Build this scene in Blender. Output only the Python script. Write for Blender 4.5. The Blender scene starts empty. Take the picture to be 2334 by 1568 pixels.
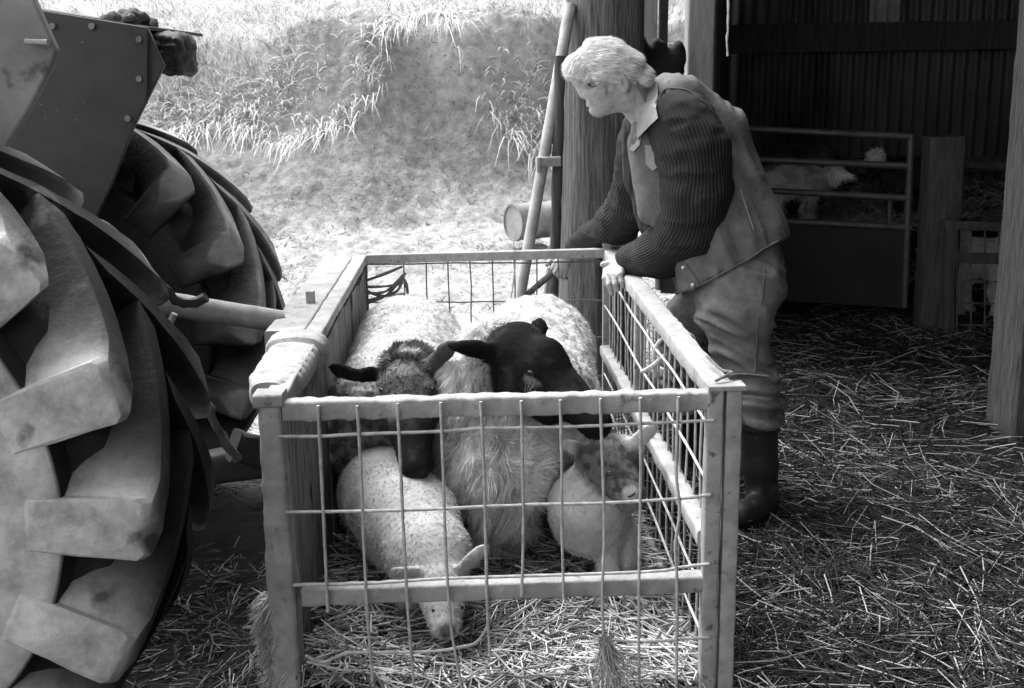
import bpy, math, random
import numpy as np
import openvdb
from mathutils import Vector, Matrix

rng = np.random.default_rng(7)
random.seed(7)
scene = bpy.context.scene
COL = scene.collection

# ------------------------------------------------------------------ camera, sky, sun, exposure
F_PX, CX, CY = 2588.0, 1166.5, 784.0
CAM_H, PITCH, ROLL = 1.5, math.radians(13.3), math.radians(-0.8)
R = Matrix.Rotation(math.radians(90) - PITCH, 3, 'X') @ Matrix.Rotation(ROLL, 3, 'Z')
cam = bpy.data.cameras.new('camera')
cam.sensor_width = 36.0
cam.lens = 36.0 * F_PX / 2333.0
cam.clip_start = 0.05
cam.clip_end = 300
cam.dof.use_dof = True
cam.dof.focus_distance = 3.3
cam.dof.aperture_fstop = 10
camo = bpy.data.objects.new('camera', cam)
COL.objects.link(camo)
camo.matrix_world = Matrix.Translation((0, 0, CAM_H)) @ R.to_4x4()
scene.camera = camo

SUN_EL, SUN_AZ = math.radians(60), math.radians(-50)      # azimuth from +Y towards +X
world = bpy.data.worlds.new('World')
scene.world = world
world.use_nodes = True
wn = world.node_tree
wn.nodes.clear()
sky = wn.nodes.new('ShaderNodeTexSky')
sky.sky_type = 'NISHITA'
sky.sun_disc = False
sky.sun_elevation = SUN_EL
sky.sun_rotation = SUN_AZ
bw = wn.nodes.new('ShaderNodeRGBToBW')
bg = wn.nodes.new('ShaderNodeBackground')
bg.inputs[1].default_value = 0.15
wo = wn.nodes.new('ShaderNodeOutputWorld')
wn.links.new(sky.outputs[0], bw.inputs[0])
wn.links.new(bw.outputs[0], bg.inputs[0])
wn.links.new(bg.outputs[0], wo.inputs[0])
sl = bpy.data.lights.new('sun', 'SUN')
sl.energy = 1.6
sl.angle = math.radians(40)
sl.color = (1, 1, 1)
so = bpy.data.objects.new('sun', sl)
COL.objects.link(so)
sd = Vector((math.sin(SUN_AZ) * math.cos(SUN_EL), math.cos(SUN_AZ) * math.cos(SUN_EL), math.sin(SUN_EL)))
so.rotation_euler = (-sd).to_track_quat('-Z', 'Y').to_euler()
scene.view_settings.view_transform = 'Standard'
scene.view_settings.look = 'None'
scene.view_settings.gamma = 1
scene.view_settings.exposure = 2.15
scene.cycles.max_bounces = 6
scene.cycles.diffuse_bounces = 4
scene.cycles.glossy_bounces = 2
scene.cycles.transparent_max_bounces = 4
scene.cycles.use_denoising = True
scene.cycles.sample_clamp_indirect = 2.0


# ------------------------------------------------------------------ helpers: measuring
def ray(px, py):
    return R @ Vector(((px - CX) / F_PX, -(py - CY) / F_PX, -1.0))


def P(px, py, y):
    d = ray(px, py)
    t = y / d.y
    return Vector((d.x * t, y, CAM_H + d.z * t))


def Z(px, py, z):
    d = ray(px, py)
    t = (z - CAM_H) / d.z
    return Vector((d.x * t, d.y * t, z))


# ------------------------------------------------------------------ helpers: noise
_tab = np.random.default_rng(3).random((32, 32, 32)).astype(np.float32)


def noise3(p):
    p = np.asarray(p, dtype=np.float32)
    i = np.floor(p).astype(np.int32)
    f = p - i
    f = f * f * (3 - 2 * f)
    x0, y0, z0 = i[..., 0] & 31, i[..., 1] & 31, i[..., 2] & 31
    x1, y1, z1 = (x0 + 1) & 31, (y0 + 1) & 31, (z0 + 1) & 31
    fx, fy, fz = f[..., 0], f[..., 1], f[..., 2]
    a = _tab[x0, y0, z0] * (1 - fx) + _tab[x1, y0, z0] * fx
    b = _tab[x0, y1, z0] * (1 - fx) + _tab[x1, y1, z0] * fx
    c = _tab[x0, y0, z1] * (1 - fx) + _tab[x1, y0, z1] * fx
    d = _tab[x0, y1, z1] * (1 - fx) + _tab[x1, y1, z1] * fx
    return ((a * (1 - fy) + b * fy) * (1 - fz) + (c * (1 - fy) + d * fy) * fz) * 2 - 1


def fbm(p, octs=4):
    p = np.asarray(p, dtype=np.float32)
    s, a, r = 0, 1.0, 0
    for _ in range(octs):
        r = r + a * noise3(p)
        s += a
        a *= 0.5
        p = p * 2.03 + 7.3
    return r / s


# ------------------------------------------------------------------ helpers: materials (all neutral greys)
def mat(name, base, rough=0.8, var=0.35, scale=8.0, stretch=(1, 1, 1), bump=0.3, bscale=None, dist=0.01,
        spec=0.3, col=False, spots=None, metallic=0.0):
    m = bpy.data.materials.new(name)
    m.use_nodes = True
    nt = m.node_tree
    N, L = nt.nodes, nt.links
    b = N['Principled BSDF']
    b.inputs['Roughness'].default_value = rough
    b.inputs['Specular IOR Level'].default_value = spec
    b.inputs['Metallic'].default_value = metallic
    tc = N.new('ShaderNodeTexCoord')
    mp = N.new('ShaderNodeMapping')
    mp.inputs['Scale'].default_value = stretch
    L.new(tc.outputs['Object'], mp.inputs[0])
    n1 = N.new('ShaderNodeTexNoise')
    n1.inputs['Scale'].default_value = scale
    n1.inputs['Detail'].default_value = 8
    n1.inputs['Roughness'].default_value = 0.65
    L.new(mp.outputs[0], n1.inputs[0])
    mr = N.new('ShaderNodeMapRange')
    mr.inputs[1].default_value = 0.3
    mr.inputs[2].default_value = 0.7
    mr.inputs[3].default_value = 1 - var
    mr.inputs[4].default_value = 1 + var
    L.new(n1.outputs[0], mr.inputs[0])
    mul = N.new('ShaderNodeMath')
    mul.operation = 'MULTIPLY'
    L.new(mr.outputs[0], mul.inputs[0])
    if col:
        at = N.new('ShaderNodeAttribute')
        at.attribute_name = 'Col'
        L.new(at.outputs['Fac'], mul.inputs[1])
    else:
        mul.inputs[1].default_value = base
    out = mul.outputs[0]
    if spots:
        sc, thr, val = spots
        n2 = N.new('ShaderNodeTexNoise')
        n2.inputs['Scale'].default_value = sc
        n2.inputs['Detail'].default_value = 6
        L.new(mp.outputs[0], n2.inputs[0])
        r2 = N.new('ShaderNodeMapRange')
        r2.inputs[1].default_value = thr
        r2.inputs[2].default_value = thr + 0.08
        L.new(n2.outputs[0], r2.inputs[0])
        mx = N.new('ShaderNodeMix')
        L.new(r2.outputs[0], mx.inputs[0])
        L.new(out, mx.inputs[2])
        mx.inputs[3].default_value = val
        out = mx.outputs[0]
    L.new(out, b.inputs['Base Color'])
    if bump:
        n3 = N.new('ShaderNodeTexNoise')
        n3.inputs['Scale'].default_value = bscale or scale * 4
        n3.inputs['Detail'].default_value = 8
        n3.inputs['Roughness'].default_value = 0.7
        L.new(mp.outputs[0], n3.inputs[0])
        bp = N.new('ShaderNodeBump')
        bp.inputs['Strength'].default_value = bump
        bp.inputs['Distance'].default_value = dist
        L.new(n3.outputs[0], bp.inputs['Height'])
        L.new(bp.outputs[0], b.inputs['Normal'])
    return m


M = {}
M['crate'] = mat('dung_coated_steel', 0.31, 0.85, 0.3, 14, bump=0.6, bscale=70, dist=0.006, spots=(30, 0.64, 0.16))
M['crate_grey'] = mat('grey_painted_steel', 0.3, 0.6, 0.3, 20, bump=0.35, bscale=90, dist=0.004, spots=(45, 0.62, 0.1))
M['wire'] = mat('rusty_wire', 0.42, 0.8, 0.35, 40, bump=0.5, bscale=160, dist=0.003)
M['wire_dark'] = mat('dark_wire', 0.12, 0.8, 0.35, 40, bump=0.5, bscale=160, dist=0.003)
M['plank'] = mat('old_plank', 0.28, 0.9, 0.8, 5, (12, 12, 0.9), bump=1.0, bscale=10, dist=0.015, spots=(5, 0.55, 0.03))
M['pole'] = mat('weathered_pole', 0.13, 0.9, 0.7, 6, (16, 16, 0.9), bump=1.0, bscale=8, dist=0.02, spots=(4, 0.6, 0.05))
M['sawn'] = mat('sawn_timber', 0.105, 0.9, 0.7, 6, (18, 18, 1.1), bump=1.0, bscale=9, dist=0.014, spots=(5, 0.6, 0.05))
M['sawn_pale'] = mat('pale_sawn_timber', 0.3, 0.9, 0.35, 6, (14, 14, 1.0), bump=0.6, bscale=9, dist=0.006, spots=(6, 0.64, 0.12))
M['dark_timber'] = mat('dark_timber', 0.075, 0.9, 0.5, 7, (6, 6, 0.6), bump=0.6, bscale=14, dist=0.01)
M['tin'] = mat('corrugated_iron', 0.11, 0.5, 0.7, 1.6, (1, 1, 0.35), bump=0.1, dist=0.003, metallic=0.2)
M['tin_lit'] = mat('lit_corrugated_sheet', 0.55, 0.5, 0.3, 3, bump=0.1, dist=0.003)  # paler tin: light coming through is put into the colour
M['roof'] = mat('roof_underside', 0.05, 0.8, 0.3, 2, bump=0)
M['gate'] = mat('galvanised_gate', 0.1, 0.45, 0.35, 14, bump=0.2, dist=0.003, metallic=0.3)
M['sheet'] = mat('gate_sheet', 0.015, 0.6, 0.4, 5, bump=0.1, dist=0.004)
M['tyre'] = mat('muddy_tyre', 0.2, 0.75, 0.55, 8, bump=0.5, bscale=40, dist=0.008, col=True, spots=(7, 0.6, 0.07))
M['tyre_far'] = mat('painted_backlit_tyre', 0.2, 0.42, 0.5, 9, bump=0.5, bscale=50, dist=0.008, col=True)  # far tyre: shade and backlit lug tops are painted into its colour
M['tyre_dark'] = mat('dark_tyre', 0.025, 0.6, 0.5, 8, bump=0.5, bscale=50, dist=0.008, spots=(6, 0.64, 0.1))
M['tractor'] = mat('tractor_paint', 0.035, 0.55, 0.3, 5, bump=0.15, bscale=80, dist=0.002, spots=(70, 0.72, 0.2))
M['tractor_pale'] = mat('worn_tractor_paint', 0.17, 0.6, 0.4, 5, bump=0.2, bscale=60, dist=0.003, spots=(12, 0.62, 0.05))
M['steel'] = mat('worn_steel', 0.3, 0.5, 0.35, 14, bump=0.3, dist=0.003, metallic=0.3)
M['mud'] = mat('dry_mud', 0.13, 0.95, 0.6, 12, bump=1.0, bscale=30, dist=0.03)
M['rope'] = mat('twine', 0.5, 0.9, 0.25, 60, bump=0.5, bscale=250, dist=0.002)
M['sacking'] = mat('sacking', 0.38, 0.95, 0.3, 25, bump=0.8, bscale=120, dist=0.006)
M['skin'] = mat('skin', 0.36, 0.6, 0.3, 40, bump=0.7, bscale=110, dist=0.004)
M['hair'] = mat('white_hair', 0.78, 0.6, 0.12, 40, bump=0)
M['hairbase'] = mat('white_hair_mass', 0.42, 0.8, 0.2, 40, bump=0.6, bscale=120, dist=0.004)
M['vest'] = mat('waxed_waistcoat', 0.125, 0.85, 0.35, 14, bump=0.6, bscale=34, dist=0.01)
M['vest_trim'] = mat('waistcoat_trim', 0.28, 0.8, 0.2, 20, bump=0.3, bscale=120, dist=0.003)
M['jeans'] = mat('worn_denim', 0.18, 0.95, 0.5, 11, bump=0.5, bscale=60, dist=0.006)
M['boot'] = mat('rubber_boot', 0.025, 0.5, 0.4, 10, bump=0.2, dist=0.003, spots=(12, 0.62, 0.07))
M['button'] = mat('brass_stud', 0.6, 0.35, 0.1, 20, bump=0, metallic=0.6)
M['animal'] = mat('fleece_skin', 0.5, 0.9, 0.15, 30, bump=0.5, bscale=60, dist=0.01, col=True, spec=0.08)
M['lamb'] = mat('lamb_wool', 0.5, 0.95, 0.08, 40, bump=0.25, bscale=110, dist=0.004, col=True, spec=0.1)
M['fur'] = mat('fleece_strands', 0.5, 0.85, 0.1, 20, bump=0, col=True, spec=0.15)
M['eye'] = mat('dark_eye', 0.01, 0.3, 0.0, 5, bump=0, spec=0.6)
M['eye_white'] = mat('eye_white', 0.16, 0.3, 0.1, 20, bump=0)
M['strand'] = mat('straw_strands', 0.5, 0.75, 0.1, 20, bump=0, col=True, spec=0.3)
M['grass'] = mat('dry_grass_blades', 0.5, 0.8, 0.1, 20, bump=0, col=True, spec=0.2)
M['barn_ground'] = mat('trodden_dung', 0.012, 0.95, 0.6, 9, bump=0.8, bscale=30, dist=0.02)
M['yard'] = mat('pale_muddy_yard', 0.34, 0.95, 0.4, 9.0, bump=1.0, bscale=30, dist=0.04, spots=(16.0, 0.64, 0.12), col=True)
M['drum'] = mat('old_drum', 0.22, 0.6, 0.35, 7, bump=0.2, dist=0.004, spots=(9, 0.6, 0.14))
M['drum_end'] = mat('drum_lid', 0.27, 0.6, 0.25, 12, bump=0.2, dist=0.004)
M['pipe'] = mat('scaffold_pipe', 0.36, 0.5, 0.3, 14, bump=0.3, dist=0.003, metallic=0.2)
M['black_sack'] = mat('black_sack', 0.008, 0.8, 0.3, 8, bump=0.3, dist=0.01)


def knit_material(name, base, axis_scale):
    m = mat(name, base, 0.95, 0.3, 20, bump=0)
    nt = m.node_tree
    N, L = nt.nodes, nt.links
    at = N.new('ShaderNodeAttribute')
    at.attribute_name = 'rib'
    ma = N.new('ShaderNodeMath')
    ma.operation = 'SINE'
    mb_ = N.new('ShaderNodeMath')
    mb_.operation = 'MULTIPLY'
    mb_.inputs[1].default_value = axis_scale
    L.new(at.outputs['Fac'], mb_.inputs[0])
    L.new(mb_.outputs[0], ma.inputs[0])
    bp = N.new('ShaderNodeBump')
    bp.inputs['Strength'].default_value = 0.45
    bp.inputs['Distance'].default_value = 0.003
    L.new(ma.outputs[0], bp.inputs['Height'])
    L.new(bp.outputs[0], N['Principled BSDF'].inputs['Normal'])
    return m


M['knit'] = knit_material('ribbed_wool_jumper', 0.021, 26.0)


# ------------------------------------------------------------------ helpers: objects
def tag(o, label=None, cat=None, group=None, kind=None):
    if label:
        o['label'] = label
    if cat:
        o['category'] = cat
    if group:
        o['group'] = group
    if kind:
        o['kind'] = kind
    return o


def empty(name, loc, label=None, cat=None, group=None):
    o = bpy.data.objects.new(name, None)
    o.empty_display_size = 0.1
    o.location = loc
    COL.objects.link(o)
    return tag(o, label, cat, group)


def link_mesh(name, verts, faces, material, parent=None, smooth=False, cols=None, extra=None):
    me = bpy.data.meshes.new(name)
    verts = np.asarray(verts, dtype=np.float32).reshape(-1, 3)
    if isinstance(faces, np.ndarray):
        nf, k = faces.shape
        me.vertices.add(len(verts))
        me.vertices.foreach_set('co', verts.ravel())
        me.loops.add(nf * k)
        me.loops.foreach_set('vertex_index', faces.astype(np.int32).ravel())
        me.polygons.add(nf)
        me.polygons.foreach_set('loop_start', np.arange(0, nf * k, k, dtype=np.int32))
        me.update(calc_edges=True)
    else:
        me.from_pydata([tuple(v) for v in verts.tolist()], [], faces)
        me.update()
    if smooth:
        me.polygons.foreach_set('use_smooth', np.ones(len(me.polygons), dtype=bool))
    if cols is not None:
        a = me.attributes.new('Col', 'FLOAT', 'POINT')
        a.data.foreach_set('value', np.asarray(cols, dtype=np.float32))
    if extra:
        for k_, v_ in extra.items():
            a = me.attributes.new(k_, 'FLOAT', 'POINT')
            a.data.foreach_set('value', np.asarray(v_, dtype=np.float32))
    me.materials.append(material)
    o = bpy.data.objects.new(name, me)
    COL.objects.link(o)
    if parent is not None:
        o.parent = parent
        o.matrix_parent_inverse = Matrix.Translation(-world_loc(parent))
    return o


def world_loc(o):
    v = Vector(o.location)
    return v if o.type == 'EMPTY' else Vector((0, 0, 0))


class MB:
    def __init__(s):
        s.v, s.f = [], []

    def ring_bridge(s, rings, cap=True):
        n = len(rings[0])
        b = len(s.v)
        for r in rings:
            s.v.extend([tuple(p) for p in r])
        for i in range(len(rings) - 1):
            for j in range(n):
                a0, a1 = b + i * n + j, b + i * n + (j + 1) % n
                s.f.append((a0, a1, a1 + n, a0 + n))
        if cap:
            s.f.append(tuple(b + j for j in reversed(range(n))))
            s.f.append(tuple(b + (len(rings) - 1) * n + j for j in range(n)))

    def bar(s, p0, p1, w, h, up=(0, 0, 1), seg=10, amp=0.0, rnd=0.25, nf=30, seed=0.0, taper=1.0, bow=None):
        """rounded rectangular bar; w across, h along up."""
        p0, p1 = Vector(p0), Vector(p1)
        d = (p1 - p0).normalized()
        u = Vector(up)
        sdir = d.cross(u).normalized()
        u = sdir.cross(d).normalized()
        cr = rnd * min(w, h)
        base = []
        for sx, sy in ((1, 1), (-1, 1), (-1, -1), (1, -1)):
            a0 = math.atan2(sy, sx) - math.pi / 4
            for k in range(4):
                a = a0 + k * math.pi / 6
                base.append((sx * (w / 2 - cr) + cr * math.cos(a), sy * (h / 2 - cr) + cr * math.sin(a)))
        rings = []
        for i in range(seg + 1):
            t = i / seg
            c = p0.lerp(p1, t)
            if bow is not None:
                c = c + Vector(bow) * math.sin(math.pi * t)
            k = 1 + (taper - 1) * t
            rings.append([c + sdir * x * k + u * y * k for x, y in base])
        if amp:
            arr = np.array([[tuple(q) for q in r] for r in rings])
            cen = arr.mean(axis=1, keepdims=True)
            dirs = arr - cen
            dirs /= np.linalg.norm(dirs, axis=2, keepdims=True) + 1e-9
            arr = arr + dirs * (amp * fbm(arr * nf + seed, 3))[..., None]
            rings = arr.tolist()
        s.ring_bridge(rings)
        return s

    def tube(s, pts, r, n=8, amp=0.0, nf=60, seed=0.0, cap=True):
        pts = [Vector(p) for p in pts]
        rr = r if isinstance(r, (list, tuple)) else [r] * len(pts)
        rings = []
        prev = None
        for i, p in enumerate(pts):
            d = (pts[min(i + 1, len(pts) - 1)] - pts[max(i - 1, 0)]).normalized()
            if prev is None:
                a = d.cross(Vector((0.13, 0.31, 0.94)))
                if a.length < 0.1:
                    a = d.cross(Vector((1, 0, 0)))
            else:
                a = prev - d * prev.dot(d)
            a.normalize()
            prev = a
            b = d.cross(a)
            rings.append([p + (a * math.cos(2 * math.pi * k / n) + b * math.sin(2 * math.pi * k / n)) * rr[i] for k in range(n)])
        if amp:
            arr = np.array([[tuple(q) for q in g] for g in rings])
            cen = arr.mean(axis=1, keepdims=True)
            dirs = arr - cen
            dirs /= np.linalg.norm(dirs, axis=2, keepdims=True) + 1e-9
            arr = arr + dirs * (amp * fbm(arr * nf + seed, 3))[..., None]
            rings = arr.tolist()
        s.ring_bridge(rings, cap)
        return s

    def prism(s, poly, off):
        """extrude polygon (list of Vectors) by vector off"""
        b = len(s.v)
        n = len(poly)
        s.v.extend([tuple(p) for p in poly])
        s.v.extend([tuple(Vector(p) + Vector(off)) for p in poly])
        s.f.append(tuple(b + i for i in range(n)))
        s.f.append(tuple(b + n + i for i in reversed(range(n))))
        for i in range(n):
            j = (i + 1) % n
            s.f.append((b + i, b + n + i, b + n + j, b + j))
        return s

    def build(s, name, material, parent=None, smooth=True, bevel=0.0):
        o = link_mesh(name, s.v, s.f, material, parent, smooth)
        import bmesh
        bm = bmesh.new()
        bm.from_mesh(o.data)
        bmesh.ops.recalc_face_normals(bm, faces=bm.faces)
        if smooth:
            for e in bm.edges:
                if len(e.link_faces) == 2 and e.calc_face_angle(0) > math.radians(38):
                    e.smooth = False
        bm.to_mesh(o.data)
        bm.free()
        if bevel:
            md = o.modifiers.new('bevel', 'BEVEL')
            md.width = bevel
            md.segments = 2
        return o


def poly_pts(pts, n=8):
    """smooth polyline through pts (Catmull-Rom)"""
    pts = [Vector(p) for p in pts]
    out = []
    for i in range(len(pts) - 1):
        p0, p1, p2, p3 = pts[max(i - 1, 0)], pts[i], pts[i + 1], pts[min(i + 2, len(pts) - 1)]
        for k in range(n):
            t = k / n
            out.append(0.5 * ((2 * p1) + (p2 - p0) * t + (2 * p0 - 5 * p1 + 4 * p2 - p3) * t * t + (3 * p1 - p0 - 3 * p2 + p3) * t ** 3))
    out.append(pts[-1])
    return out


# ------------------------------------------------------------------ helpers: implicit surfaces
class SDF:
    def __init__(s, lo, hi, h):
        s.h = h
        s.lo = np.array(lo, dtype=np.float32)
        n = np.ceil((np.array(hi) - s.lo) / h).astype(int) + 1
        s.ax = [s.lo[k] + h * np.arange(n[k], dtype=np.float32) for k in range(3)]
        s.D = np.full(n, 0.3, dtype=np.float32)

    def region(s, lo, hi):
        sl = []
        for k in range(3):
            a = int(np.clip(np.floor((lo[k] - s.lo[k]) / s.h), 0, s.D.shape[k] - 1))
            b = int(np.clip(np.ceil((hi[k] - s.lo[k]) / s.h) + 1, a + 1, s.D.shape[k]))
            sl.append(slice(a, b))
        g = (s.ax[0][sl[0]][:, None, None], s.ax[1][sl[1]][None, :, None], s.ax[2][sl[2]][None, None, :])
        return tuple(sl), g

    def _join(s, sl, d, k, sub=False):
        a = s.D[sl]
        if sub:
            d = -d
            hh = np.maximum(k - np.abs(a - d), 0) / max(k, 1e-6)
            s.D[sl] = np.maximum(a, d) + hh * hh * k * 0.25
        else:
            hh = np.maximum(k - np.abs(a - d), 0) / max(k, 1e-6)
            s.D[sl] = np.minimum(a, d) - hh * hh * k * 0.25

    def cone(s, a, b, ra, rb, k=0.02, sub=False):
        a, b = np.array(a, dtype=np.float32), np.array(b, dtype=np.float32)
        pad = max(ra, rb) + k + 4 * s.h + 0.02
        sl, (x, y, z) = s.region(np.minimum(a, b) - pad, np.maximum(a, b) + pad)
        ba = b - a
        l2 = float(ba @ ba) + 1e-12
        px, py, pz = x - a[0], y - a[1], z - a[2]
        t = np.clip((px * ba[0] + py * ba[1] + pz * ba[2]) / l2, 0, 1)
        d = np.sqrt((px - t * ba[0]) ** 2 + (py - t * ba[1]) ** 2 + (pz - t * ba[2]) ** 2) - (ra + (rb - ra) * t)
        s._join(sl, d, k, sub)

    def chain(s, pts, rads, k=0.02):
        for i in range(len(pts) - 1):
            s.cone(pts[i], pts[i + 1], rads[i], rads[i + 1], k)

    def ell(s, c, ax, rad, k=0.02, sub=False):
        """ax: (u, v) first two axes"""
        c = np.array(c, dtype=np.float32)
        u = Vector(ax[0]).normalized()
        v = Vector(ax[1])
        v = (v - u * v.dot(u)).normalized()
        w = u.cross(v)
        pad = max(rad) + k + 4 * s.h
        sl, (x, y, z) = s.region(c - pad, c + pad)
        px, py, pz = x - c[0], y - c[1], z - c[2]
        q = [(px * e[0] + py * e[1] + pz * e[2]) for e in (u, v, w)]
        k0 = np.sqrt(sum((q[i] / rad[i]) ** 2 for i in range(3)))
        k1 = np.sqrt(sum((q[i] / rad[i] ** 2) ** 2 for i in range(3))) + 1e-9
        s._join(sl, k0 * (k0 - 1) / k1, k, sub)

    def cut(s, p, n, lo=None, hi=None):
        """remove the side n points to"""
        n = Vector(n).normalized()
        x, y, z = s.ax[0][:, None, None], s.ax[1][None, :, None], s.ax[2][None, None, :]
        d = (x - p[0]) * n[0] + (y - p[1]) * n[1] + (z - p[2]) * n[2]
        s.D = np.maximum(s.D, d.astype(np.float32))

    def mesh(s):
        g = openvdb.FloatGrid(0.3)
        s.D[0], s.D[-1] = 0.3, 0.3
        s.D[:, 0], s.D[:, -1] = 0.3, 0.3
        s.D[:, :, 0], s.D[:, :, -1] = 0.3, 0.3
        g.copyFromArray(s.D)
        p, q = g.convertToQuads(0.0)
        p = np.asarray(p, dtype=np.float32) * s.h + s.lo
        q = np.asarray(q, dtype=np.int32)
        a, b, c = p[q[:, 0]], p[q[:, 1]], p[q[:, 2]]
        d = p[q[:, 3]]
        vol = (np.einsum('ij,ij->i', a, np.cross(b, c)) + np.einsum('ij,ij->i', a, np.cross(c, d))).sum()
        if vol < 0:
            q = q[:, ::-1].copy()
        return p, q


def vnormals(p, q):
    fn = np.cross(p[q[:, 2]] - p[q[:, 0]], p[q[:, 3]] - p[q[:, 1]])
    n = np.zeros_like(p)
    for k in range(4):
        np.add.at(n, q[:, k], fn)
    return n / (np.linalg.norm(n, axis=1, keepdims=True) + 1e-12)


def relax(p, q, it=2, f=0.5):
    e = np.concatenate([q[:, [0, 1]], q[:, [1, 2]], q[:, [2, 3]], q[:, [3, 0]]])
    for _ in range(it):
        acc = np.zeros_like(p)
        cnt = np.zeros(len(p), dtype=np.float32)
        np.add.at(acc, e[:, 0], p[e[:, 1]])
        np.add.at(acc, e[:, 1], p[e[:, 0]])
        np.add.at(cnt, e[:, 0], 1)
        np.add.at(cnt, e[:, 1], 1)
        p = p + f * (acc / np.maximum(cnt, 1)[:, None] - p)
    return p


def strands(roots, dirs, lens, widths, cols, bend=None, seg=2):
    """tapering ribbons with a random facing; returns verts, quad faces, cols (tip collapses to a thin edge)"""
    n = len(roots)
    d = dirs / (np.linalg.norm(dirs, axis=1, keepdims=True) + 1e-9)
    rv = rng.normal(size=(n, 3))
    s = np.cross(d, rv)
    s /= np.linalg.norm(s, axis=1, keepdims=True) + 1e-9
    if bend is None:
        bend = np.zeros((n, 3))
    V = []
    for i in range(seg + 1):
        t = i / seg
        c = roots + d * (lens * t)[:, None] + bend * (lens * t * t)[:, None]
        w = (widths * (1 - 0.85 * t * t))[:, None] * s * 0.5
        V += [c - w, c + w]
    k = 2 * (seg + 1)
    verts = np.stack(V, axis=1).reshape(-1, 3)
    base = np.arange(n)[:, None] * k
    F = np.concatenate([base + np.array([[2 * i, 2 * i + 1, 2 * i + 3, 2 * i + 2]]) for i in range(seg)], axis=1).reshape(-1, 4)
    return verts, F, np.repeat(cols, k)


def sample_mesh(p, q, n, wt=None):
    a, b, c, d = (p[q[:, k]] for k in range(4))
    area = np.linalg.norm(np.cross(c - a, d - b), axis=1)
    if wt is not None:
        area = area * wt[q].mean(axis=1)
    idx = rng.choice(len(q), n, p=area / area.sum())
    u, v = rng.random((2, n, 1))
    return (a[idx] * (1 - u) + b[idx] * u) * (1 - v) + (d[idx] * (1 - u) + c[idx] * u) * v, idx


def straws(n, xy, zf, lmin, lmax, r, cols, tilt=0.12, name='straw', parent=None, material=None):
    """bent three-sided stalks"""
    L = rng.uniform(lmin, lmax, n)
    a = rng.uniform(0, 2 * np.pi, n) * 0.45 + 7.0 * noise3(np.concatenate([xy * 2.3, np.zeros((n, 1))], 1)) + rng.normal(0, 0.5, n)
    e = np.abs(rng.normal(0, tilt, n))
    d = np.stack([np.cos(a) * np.cos(e), np.sin(a) * np.cos(e), np.sin(e)], 1)
    side = np.stack([-np.sin(a), np.cos(a), np.zeros(n)], 1)
    up = np.cross(d, side) * -1
    up = np.where(up[:, 2:3] < 0, -up, up)
    c0 = np.concatenate([xy, zf[:, None]], 1)
    rr = r * rng.uniform(0.5, 1.3, n)
    kink = rng.normal(0, 0.09, n) * L
    V = []
    for t, kk in ((-0.5, 0), (0.05, 1), (0.5, 0)):
        c = c0 + d * (L * t)[:, None] + side * (kink * kk)[:, None] + np.array([0, 0, 1]) * (L * (t + 0.5) * 0.0)[:, None]
        c[:, 2] += np.where(t == -0.5, 0, 0.5 * np.sin(e) * L * (t + 0.5))
        for k in range(3):
            ang = 2 * np.pi * k / 3
            V.append(c + side * (rr * np.cos(ang))[:, None] + up * (rr * np.sin(ang))[:, None])
    verts = np.stack(V, 1).reshape(-1, 3)
    pat = []
    for i in range(2):
        for k in range(3):
            pat.append([i * 3 + k, i * 3 + (k + 1) % 3, (i + 1) * 3 + (k + 1) % 3, (i + 1) * 3 + k])
    F = (np.arange(n)[:, None, None] * 9 + np.array(pat)[None]).reshape(-1, 4)
    return link_mesh(name, verts, F, material or M['strand'], parent, False, np.repeat(cols, 9))


# ------------------------------------------------------------------ terrain
def ground_z(x, y, fine=False):
    x, y = np.asarray(x, dtype=np.float32), np.asarray(y, dtype=np.float32)
    p = np.stack([x, y, np.zeros_like(x)], -1)
    z = 0.025 * fbm(p * 1.3, 3) + 0.05 * np.clip((y - 5) / 6, 0, 1)
    # the bank
    foot = 10.9 + 0.5 * noise3(p * 0.35 + 3) + 0.25 * np.clip(x + 1, -2, 2)
    lip = 13.1 + 0.45 * noise3(p * 0.7 + 9)
    H = 1.85 + 0.25 * noise3(p * 0.4 + 5) + 0.1 * np.clip(x + 2, -2, 2)
    t = np.clip((y - foot) / (lip - foot), 0, 1)
    prof = 0.55 * t + 0.45 * t ** 6
    z = z + H * prof + 0.09 * fbm(p * 2.2, 4) * np.clip((y - foot + 1) / 1.5, 0, 1)
    z = z + np.clip(y - lip, 0, None) * 0.24
    if fine:
        k = np.clip((y - 5.5) / 3, 0, 1)
        z = z + k * (0.06 * fbm(p * 5, 4) + 0.045 * np.abs(noise3(p * 11 + 3)) + 0.035 * fbm(p * 19, 3))
        z = z - k * 0.10 * np.clip(fbm(p * np.array([2.2, 0.7, 1]) + 5, 3), 0, 1) * np.clip(t * 4, 0, 1) * np.clip((1.2 - t) * 4, 0, 1)
    return z


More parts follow.
